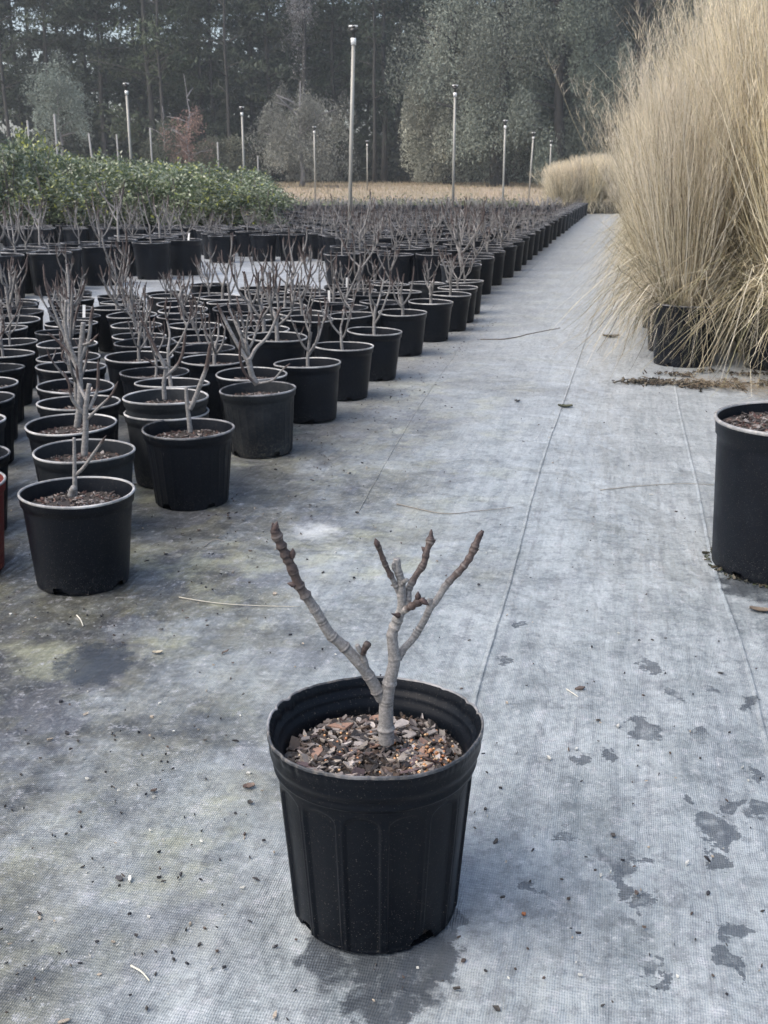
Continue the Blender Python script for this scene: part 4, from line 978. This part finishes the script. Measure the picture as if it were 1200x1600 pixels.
# ------------------------------------------------------------------ riser poles
def pole(px, ty, z, label, kind='riser', lean=0.0, r=.022):
    x = (px - 600) / FPX * (z * CS + .3); g = gz(x, z); top = upr(px, ty, z).z
    o = empty('irrigation_riser' if kind == 'riser' else 'post', (x, z, g - .05), label, 'irrigation pole' if kind == 'riser' else 'post', 'irrigation riser poles in the field' if kind == 'riser' else 'short grey posts beyond the shrubs')
    r *= .78; H = top - g + .05; mb = MB()
    if kind == 'riser':
        tube(mb, [(lean, 0, 0), (lean * .5, 0, H * .5), (0, 0, H - .16)], [r, r, r * .92], 12); link('pipe', mb.mesh('pipe', M['pipe']), o)
        mb = MB(); tube(mb, [(0, 0, H - .20), (0, 0, H - .13)], r * 1.3, 12); link('coupling', mb.mesh('coupling', M['white']), o)
        mb = MB(); tube(mb, [(0, 0, H - .13), (0, 0, H - .07), (0, 0, H - .065), (0, 0, H - .03)], [r * .8, r * .8, r * 1.9, r * 1.7], 10)
        tube(mb, [(0, 0, H - .03), (0, 0, H - .02), (0, 0, H)], [r * .7, r * 1.1, r * .9], 8)
        tube(mb, [(-r * 1.6, 0, H - .06), (-r * 2.2, 0, H - .01)], r * .3, 6); tube(mb, [(r * 1.6, 0, H - .06), (r * 2.2, 0, H - .01)], r * .3, 6)
        s = link('sprinkler_head', mb.mesh('sprinkler_head', M['nozzle']), o)
        mb = MB(); tube(mb, [(-r * 2.2, 0, H - .006), (r * 2.2, 0, H - .006)], r * .45, 6); link('deflector', mb.mesh('deflector', M['white']), s)
    else:
        tube(mb, [(0, 0, 0), (lean, 0, H)], r, 10); link('shaft', mb.mesh('shaft', M['post']), o)
pole(555, 40, 13.2, 'tallest and nearest irrigation pole, rising out of the bare saplings', lean=-.075, r=.030)
pole(707, 133, 21.5, 'second tallest irrigation pole, right of the nearest one', r=.032)
pole(785, 188, 30, 'thin irrigation pole in front of the big grey-green tree, left of a pair', r=.034)
pole(829, 207, 37, 'irrigation pole just left of the distant grass group', lean=-.08, r=.036)
pole(857, 220, 45, 'small far irrigation pole rising behind the distant grass group, left one', r=.036)
pole(877, 234, 54, 'smallest irrigation pole behind the distant grass group, right one', r=.036)
pole(212, 130, 21.5, 'tall irrigation pole rising behind the evergreen shrubs at the left', r=.032)
pole(384, 167, 28, 'irrigation pole at the right end of the evergreen block', r=.034)
pole(493, 198, 38, 'irrigation pole in front of the weeping grey tree', r=.036)
pole(574, 220, 48, 'small irrigation pole just right of the nearest pole', r=.036)
for px, ty, z, ln in ((56, 188, 32, 0), (97, 178, 31, .02), (154, 208, 34, -.12), (190, 210, 38, 0), (242, 200, 36, 0), (344, 222, 42, 0), (405, 243, 46, 0)):
    pole(px, ty, z, {56: 'bare grey post at the far left before the small grey tree', 97: 'bare grey post in front of the small grey tree', 154: 'leaning grey post right of the small grey tree',
                     190: 'thin post left of the tall irrigation pole', 242: 'pale post right of the tall irrigation pole', 344: 'pale post between the red-brown tree and the irrigation pole', 405: 'shortest post beside the weeping tree'}[px], 'post', ln, .035)

# ------------------------------------------------------------------ trees
def trunk_mesh(H, r0, seed, mat, bend=.3, limbs=(), sides=9):
    rr = random.Random(seed); mb = MB(); P = [Vector((bend * noise.noise(Vector((i * .4, seed, 0))), bend * noise.noise(Vector((i * .4, 0, seed))), H * i / 9)) for i in range(10)]
    P[0].x = P[0].y = 0
    tube(mb, P, [r0 * (1.35 if i == 0 else 1) * (1 - .85 * i / 9) for i in range(10)], sides, (.1, .1, .1))
    for (z, a, L, up, r) in limbs:
        p = P[min(9, int(z / H * 9))].copy(); p.z = z; d = Vector((math.cos(a), math.sin(a), up))
        tube(mb, [p, p + d * L * .5 + Vector((0, 0, .04 * L)), p + d * L + Vector((0, 0, -.02 * L))], [r, r * .7, r * .25], 6, (.1, .1, .1))
    return mb.mesh('trunk', mat)
def pine(seed, H=17, low=3.0, W=2.6, leafc=(.034, .045, .028), sz=.15, nbr=85, per=105):
    rng = np.random.default_rng(seed); rr = random.Random(seed); limbs = []; pts = []; cc = []
    for i in range(nbr):
        t = rr.random() ** .85; z = low + (H - low) * t; a = rr.uniform(0, 6.28); L = W * (1 - .72 * t) * rr.uniform(.55, 1.1); up = rr.uniform(-.1, .35)
        limbs.append((z, a, L, up, .05 * (1 - .6 * t)))
        m = int(per * (.5 + .5 * L / W)); s = rng.uniform(.3, 1.1, m); cl = rng.integers(0, 4, m)
        off = rng.normal(size=(4, 3)) * np.array([.45, .45, .22])
        p = np.stack([np.cos(a) * L * s, np.sin(a) * L * s, z + up * L * s], 1) + off[cl] * .7 + rng.normal(size=(m, 3)) * np.array([.22, .22, .14])
        pts.append(p); cc.append(np.array(leafc) * rr.uniform(.6, 1.5) * rng.uniform(.7, 1.3, (m, 1)))
    p = np.concatenate(pts); mb = MB(); mb.quads(leaf_quads(rng, p, sz, .28, np.array([0, 0, .4])), np.concatenate(cc))
    return mb.mesh('needle_crown', M['foliage'], False), trunk_mesh(H, .15, seed, M['trunk'], .25, limbs)
pines = [pine(400, 19, 3.0, 2.6, (.040, .056, .036)), pine(401, 17, 1.8, 2.9, (.048, .064, .038)), pine(402, 21, 3.6, 2.6, (.035, .048, .035)), pine(403, 15, .9, 2.7, (.052, .066, .044))]
def tree(name, me, tm, x, y, label, grp, rz=None, s=1.0, crown='crown'):
    o = empty(name, (x, y, gz(x, y) - .1), label, 'tree', grp, R.uniform(0, 6.28) if rz is None else rz); o.scale = (s, s, s)
    if tm: link('trunk', tm, o)
    if me: link(crown, me, o)
    return o
np_ = 0
for row, y0 in enumerate((61, 66, 71, 77)):
    x = -30 + row * 1.1
    while x < 34:
        k_ = R.randrange(3) if R.random() < .75 or row > 1 else 3
        tree('pine_tree', pines[k_][0], pines[k_][1], x + R.uniform(-.7, .7), y0 + R.uniform(-1.5, 1.5), ('dark pine on the front edge of the wood behind the field' if row == 0 else 'dark pine deeper in the wood behind the field'), 'pines of the wood behind the nursery', s=R.uniform(.9, 1.12)); np_ += 1
        x += R.uniform(2.6, 3.9)
print('pines', np_)
def crown(seed, n, ell, cen, sz, col, ncl=40, droop=0, asp=.35, cs=.22, vary=.4, zmin=.1):
    n = int(n * 3.0); sz *= .55
    rng = np.random.default_rng(seed); cl = rng.normal(size=(ncl, 3)); cl /= np.linalg.norm(cl, axis=1)[:, None]; cl *= rng.uniform(.4, 1.12, (ncl, 1)); cl[:, :2] *= (1.08 - .3 * np.clip(cl[:, 2:], 0, 1))
    cv = rng.uniform(1 - vary, 1 + vary, ncl); idx = rng.integers(0, ncl, n)
    off = rng.normal(size=(n, 3)); off /= np.linalg.norm(off, axis=1)[:, None]; off *= (rng.random((n, 1)) ** .3) * cs * 1.9 * rng.uniform(.6, 1.3, ncl)[idx][:, None]; off += rng.normal(size=(n, 3)) * .035
    p = (cl[idx] + off) * np.array(ell)
    if droop: h = np.linalg.norm(off[:, :2], axis=1); p[:, 2] -= droop * h * ell[2]
    p += np.array(cen); keep = p[:, 2] > zmin; p = p[keep]; idx = idx[keep]; n = len(p)
    c = np.array(col)[None] * 1.35 * cv[idx][:, None] * rng.uniform(.75, 1.3, (n, 1))
    up = np.array([0, 0, -1.2 if droop else .3])
    mb = MB(); mb.quads(leaf_quads(rng, p, sz, asp, up), c); return mb.mesh('leaf_crown', M['foliage'], False)
def X(px, y): return (px - 600) / FPX * (y * CS + .3)
# undergrowth at the wood's edge
rng = np.random.default_rng(5); n = 42000; P = np.stack([rng.uniform(-32, 36, n), rng.uniform(60.5, 84, n), np.zeros(n)], 1)
hh = np.array([1.0 + 2.2 * max(0, noise.noise(Vector((a * .25, b * .25, 0))) + .35) for a, b in P[:, :2]]); P[:, 2] = .6 + hh * rng.random(n) ** 1.3 * 1.2
mb = MB(); mb.quads(leaf_quads(rng, P, .24, .4), np.array((.05, .056, .042)) * rng.uniform(.5, 1.5, (n, 1)))
tag(link('undergrowth', mb.mesh('undergrowth', M['foliage'], False)), 'dark brushy undergrowth along the foot of the wood', 'undergrowth', kind='stuff')
n = 30000; P = np.stack([rng.uniform(-46, 50, n), rng.uniform(86, 94, n), rng.uniform(0, 19, n)], 1); keep = np.array([noise.noise(Vector((a * .16, c_ * .3, 4))) + .50 - .55 * max(0, (c_ - 7) / 9) > rng.random() * .5 for a, b, c_ in P])
P = P[keep]; mb = MB(); mb.quads(leaf_quads(rng, P, .75, .45), np.array((.035, .045, .03)) * rng.uniform(.5, 1.5, (len(P), 1)))
tag(link('far_woodland', mb.mesh('far_woodland', M['foliage'], False)), 'dense dark woodland mass behind the pines', 'woodland', kind='stuff')
# big grey-green tree group at right
def limbs_for(seed, n, z0, z1, L, r=.12):
    rr = random.Random(seed); return [(rr.uniform(z0, z1), rr.uniform(0, 6.28), L * rr.uniform(.6, 1.1), rr.uniform(.1, .7), r) for _ in range(n)]
GG = (.14, .16, .135)
tree('oak_tree', crown(500, 24000, (3.7, 3.2, 5.8), (0, 0, 6.6), .125, GG, 42, .7, .4, .15, .4, .2), trunk_mesh(11, .35, 5, M['trunk'], .5, limbs_for(1, 12, 2, 9, 3.2)), X(780, 53), 53, 'largest grey-green tree behind the field, reaching out of the frame', None)
tree('oak_tree', crown(501, 16000, (2.7, 2.6, 5.2), (0, 0, 5.6), .125, (.10, .12, .10), 34, .7, .4, .16, .4, .2), trunk_mesh(10, .3, 6, M['trunk'], .5, limbs_for(2, 10, 2, 8, 2.6)), X(868, 51), 51, 'darker grey-green tree between the largest tree and the tall grasses', None)
tree('oak_tree', crown(502, 12000, (1.9, 2.0, 4.8), (0, 0, 5.2), .12, (.18, .19, .165), 30, .8, .4, .16, .4, .2), trunk_mesh(9, .2, 7, M['trunk'], .5, limbs_for(3, 9, 2, 8, 2.0)), X(700, 55), 55, 'paler narrow grey-green tree on the left flank of the largest tree', None)
tree('oak_tree', crown(503, 16000, (3.4, 3, 5.2), (0, 0, 6.5), .14, (.06, .07, .055), 60, .3, .4, .17, .4, .2), trunk_mesh(12, .4, 8, M['trunk'], 1.2, limbs_for(4, 14, 1.5, 9, 4.2, .16)), X(985, 56), 56, 'dark spreading tree with crooked limbs behind the tall grasses', None)
tree('oak_tree', crown(504, 14000, (3.4, 3, 5.2), (0, 0, 6), .14, (.07, .08, .065), 60, .3, .4, .17, .4, .2), trunk_mesh(12, .4, 9, M['trunk'], 1.2, limbs_for(5, 14, 1.5, 9, 4.2, .16)), X(1120, 57), 57, 'dark tree at the right edge hidden behind the tall grasses', None)
# weeping tree, bush tree, small ones
def weeping(seed, H, W, n, col, size=.09):
    rng = np.random.default_rng(seed); a = rng.uniform(0, 6.28, n); r = W * np.sqrt(rng.random(n)); top = H * (1 - .38 * (r / W) ** 2) * rng.uniform(.7, 1.0, n) * (1 + .12 * np.sin(a * 5 + r * 3)); r = r * (1 + .12 * np.sin(a * 7))
    k_ = 18; t = rng.random((n, k_)); L = (rng.uniform(.25, .75, n) * H)[:, None]
    x = (r[:, None] * .75 + t * .30 * W) * np.cos(a)[:, None]; y = (r[:, None] * .75 + t * .30 * W) * np.sin(a)[:, None]; z = top[:, None] - L * t ** 1.4
    P = np.stack([x, y, z], 2).reshape(-1, 3) + rng.normal(size=(n * k_, 3)) * .10; cv = np.repeat(rng.uniform(.55, 1.4, n), k_); kp = P[:, 2] > .15; P = P[kp]; cv = cv[kp]
    mb = MB(); mb.quads(leaf_quads(rng, P, size, .3, np.array([0, 0, -1.5])), np.array(col) * cv[:, None] * rng.uniform(.8, 1.2, (len(P), 1))); return mb.mesh('leaf_crown', M['foliage'], False)
tree('weeping_tree', crown(600, 9000, (2.15, 2.0, 2.1), (0, 0, 3.1), .11, (.15, .155, .14), 44, 1.6, .25, .17, .35, .3), trunk_mesh(4.6, .12, 12, M['trunk_grey'], .3, limbs_for(6, 14, 1.6, 3.6, 1.6, .05)), X(472, 52), 52, 'rounded grey-green weeping tree at the middle of the wood edge', None)
tree('ornamental_tree', crown(601, 3600, (1.25, 1.2, 1.75), (0, 0, 3.4), .10, (.16, .19, .165), 45, 0, .4, .17, .3), trunk_mesh(4.2, .09, 13, M['trunk_grey'], .2, limbs_for(7, 8, 1.4, 3.4, 1.0, .04)), X(103, 50), 50, 'small pale grey-green tree at the far left behind the evergreen shrubs', None)
tree('ornamental_tree', crown(602, 900, (1.0, .9, 1.2), (0, 0, 2.2), .085, (.15, .10, .09), 30, 0, .4, .2, .4), trunk_mesh(4.8, .06, 14, M['trunk_grey'], .3, limbs_for(8, 12, 1.2, 4.0, 1.0, .03)), X(300, 50), 50, 'thin young tree with red-brown withered leaves', None)
tree('ornamental_tree', crown(603, 2600, (1.3, 1, .9), (0, 0, 1.4), .10, (.09, .095, .07), 30, 0, .4, .2, .3), trunk_mesh(2.0, .05, 15, M['trunk'], .2), X(345, 51), 51, 'low dull green bush right of the red-brown tree', None)
tree('ornamental_tree', crown(604, 2200, (1.1, 1, 1.3), (0, 0, 1.6), .10, (.065, .075, .05), 30, 0, .4, .2, .3), trunk_mesh(3.6, .06, 16, M['trunk_grey'], .3, limbs_for(9, 10, 1.0, 3.2, .9, .03)), X(262, 53), 53, 'slim dark bush tree left of the red-brown tree', None)
tree('bare_tree', crown(650, 2600, (1.1, 1.2, 4.5), (0, 0, 11.5), .12, (.17, .17, .18), 50, 1.0, .2, .15, .3), trunk_mesh(17, .15, 17, M['trunk'], .25, limbs_for(10, 60, 5, 15, 1.0, .04)), X(478, 59), 59, 'pale grey bare trunk rising above the weeping tree', None)
for i, (px, z) in enumerate(((22, 59), (262, 58), (362, 58.5), (585, 58.5))):
    tree('bare_tree', None, trunk_mesh(15, .11, 40 + i, M['trunk'], .25, limbs_for(20 + i, 14, 4, 13, 1.3, .04)), X(px, z), z,
         ['slender bare trunk at the far left of the wood edge', 'slender bare trunk left of the red-brown tree', 'slender dark trunk left of the weeping tree', 'slender dark trunk right of the weeping tree'][i], None)
# rough dry grass on the field
rng = np.random.default_rng(12); n = 26000; x = rng.uniform(-12, 20, n); y = rng.uniform(33.5, 60, n); z = np.array([gz(a, b) for a, b in zip(x, y)]) - .06
a = rng.uniform(0, 6.283, n); tl = rng.uniform(0, .6, n); mb = MB()
ribbons(rng, np.stack([x, y, z], 1), np.stack([np.sin(tl) * np.cos(a), np.sin(tl) * np.sin(a), np.cos(tl)], 1), rng.uniform(.08, .24, n), rng.uniform(0, .3, n), rng.uniform(.012, .03, n),
        np.array([(.36, .295, .22), (.43, .36, .28), (.27, .235, .16), (.32, .28, .20)])[rng.integers(0, 4, n)] * rng.uniform(.7, 1.2, (n, 1)), 2, mb)
tag(link('field_grass', mb.mesh('field_grass', M['grass'], False)), 'rough tan dry grass covering the field before the wood', 'dry grass', kind='stuff')

# ------------------------------------------------------------------ pale winter air
k = NB('haze'); k.t.nodes.remove(k.b)
vol = k.n('ShaderNodeVolumePrincipled'); vol.inputs['Color'].default_value = c4(.86, .93, .97); vol.inputs['Density'].default_value = .0013; vol.inputs['Anisotropy'].default_value = .2
k.l(vol.outputs[0], k.t.nodes['Material Output'].inputs['Volume'])
mb = MB(); hx, y0_, y1_, z0_, z1_ = 170, -34, 305, -1.5, 26
mb.add([(-hx, y0_, z0_), (hx, y0_, z0_), (hx, y1_, z0_), (-hx, y1_, z0_), (-hx, y0_, z1_), (hx, y0_, z1_), (hx, y1_, z1_), (-hx, y1_, z1_)], [(0, 3, 2, 1), (4, 5, 6, 7), (0, 1, 5, 4), (1, 2, 6, 5), (2, 3, 7, 6), (3, 0, 4, 7)])
tag(link('haze', mb.mesh('haze', k.m, False)), 'thin pale winter haze over the nursery', 'haze', kind='stuff')
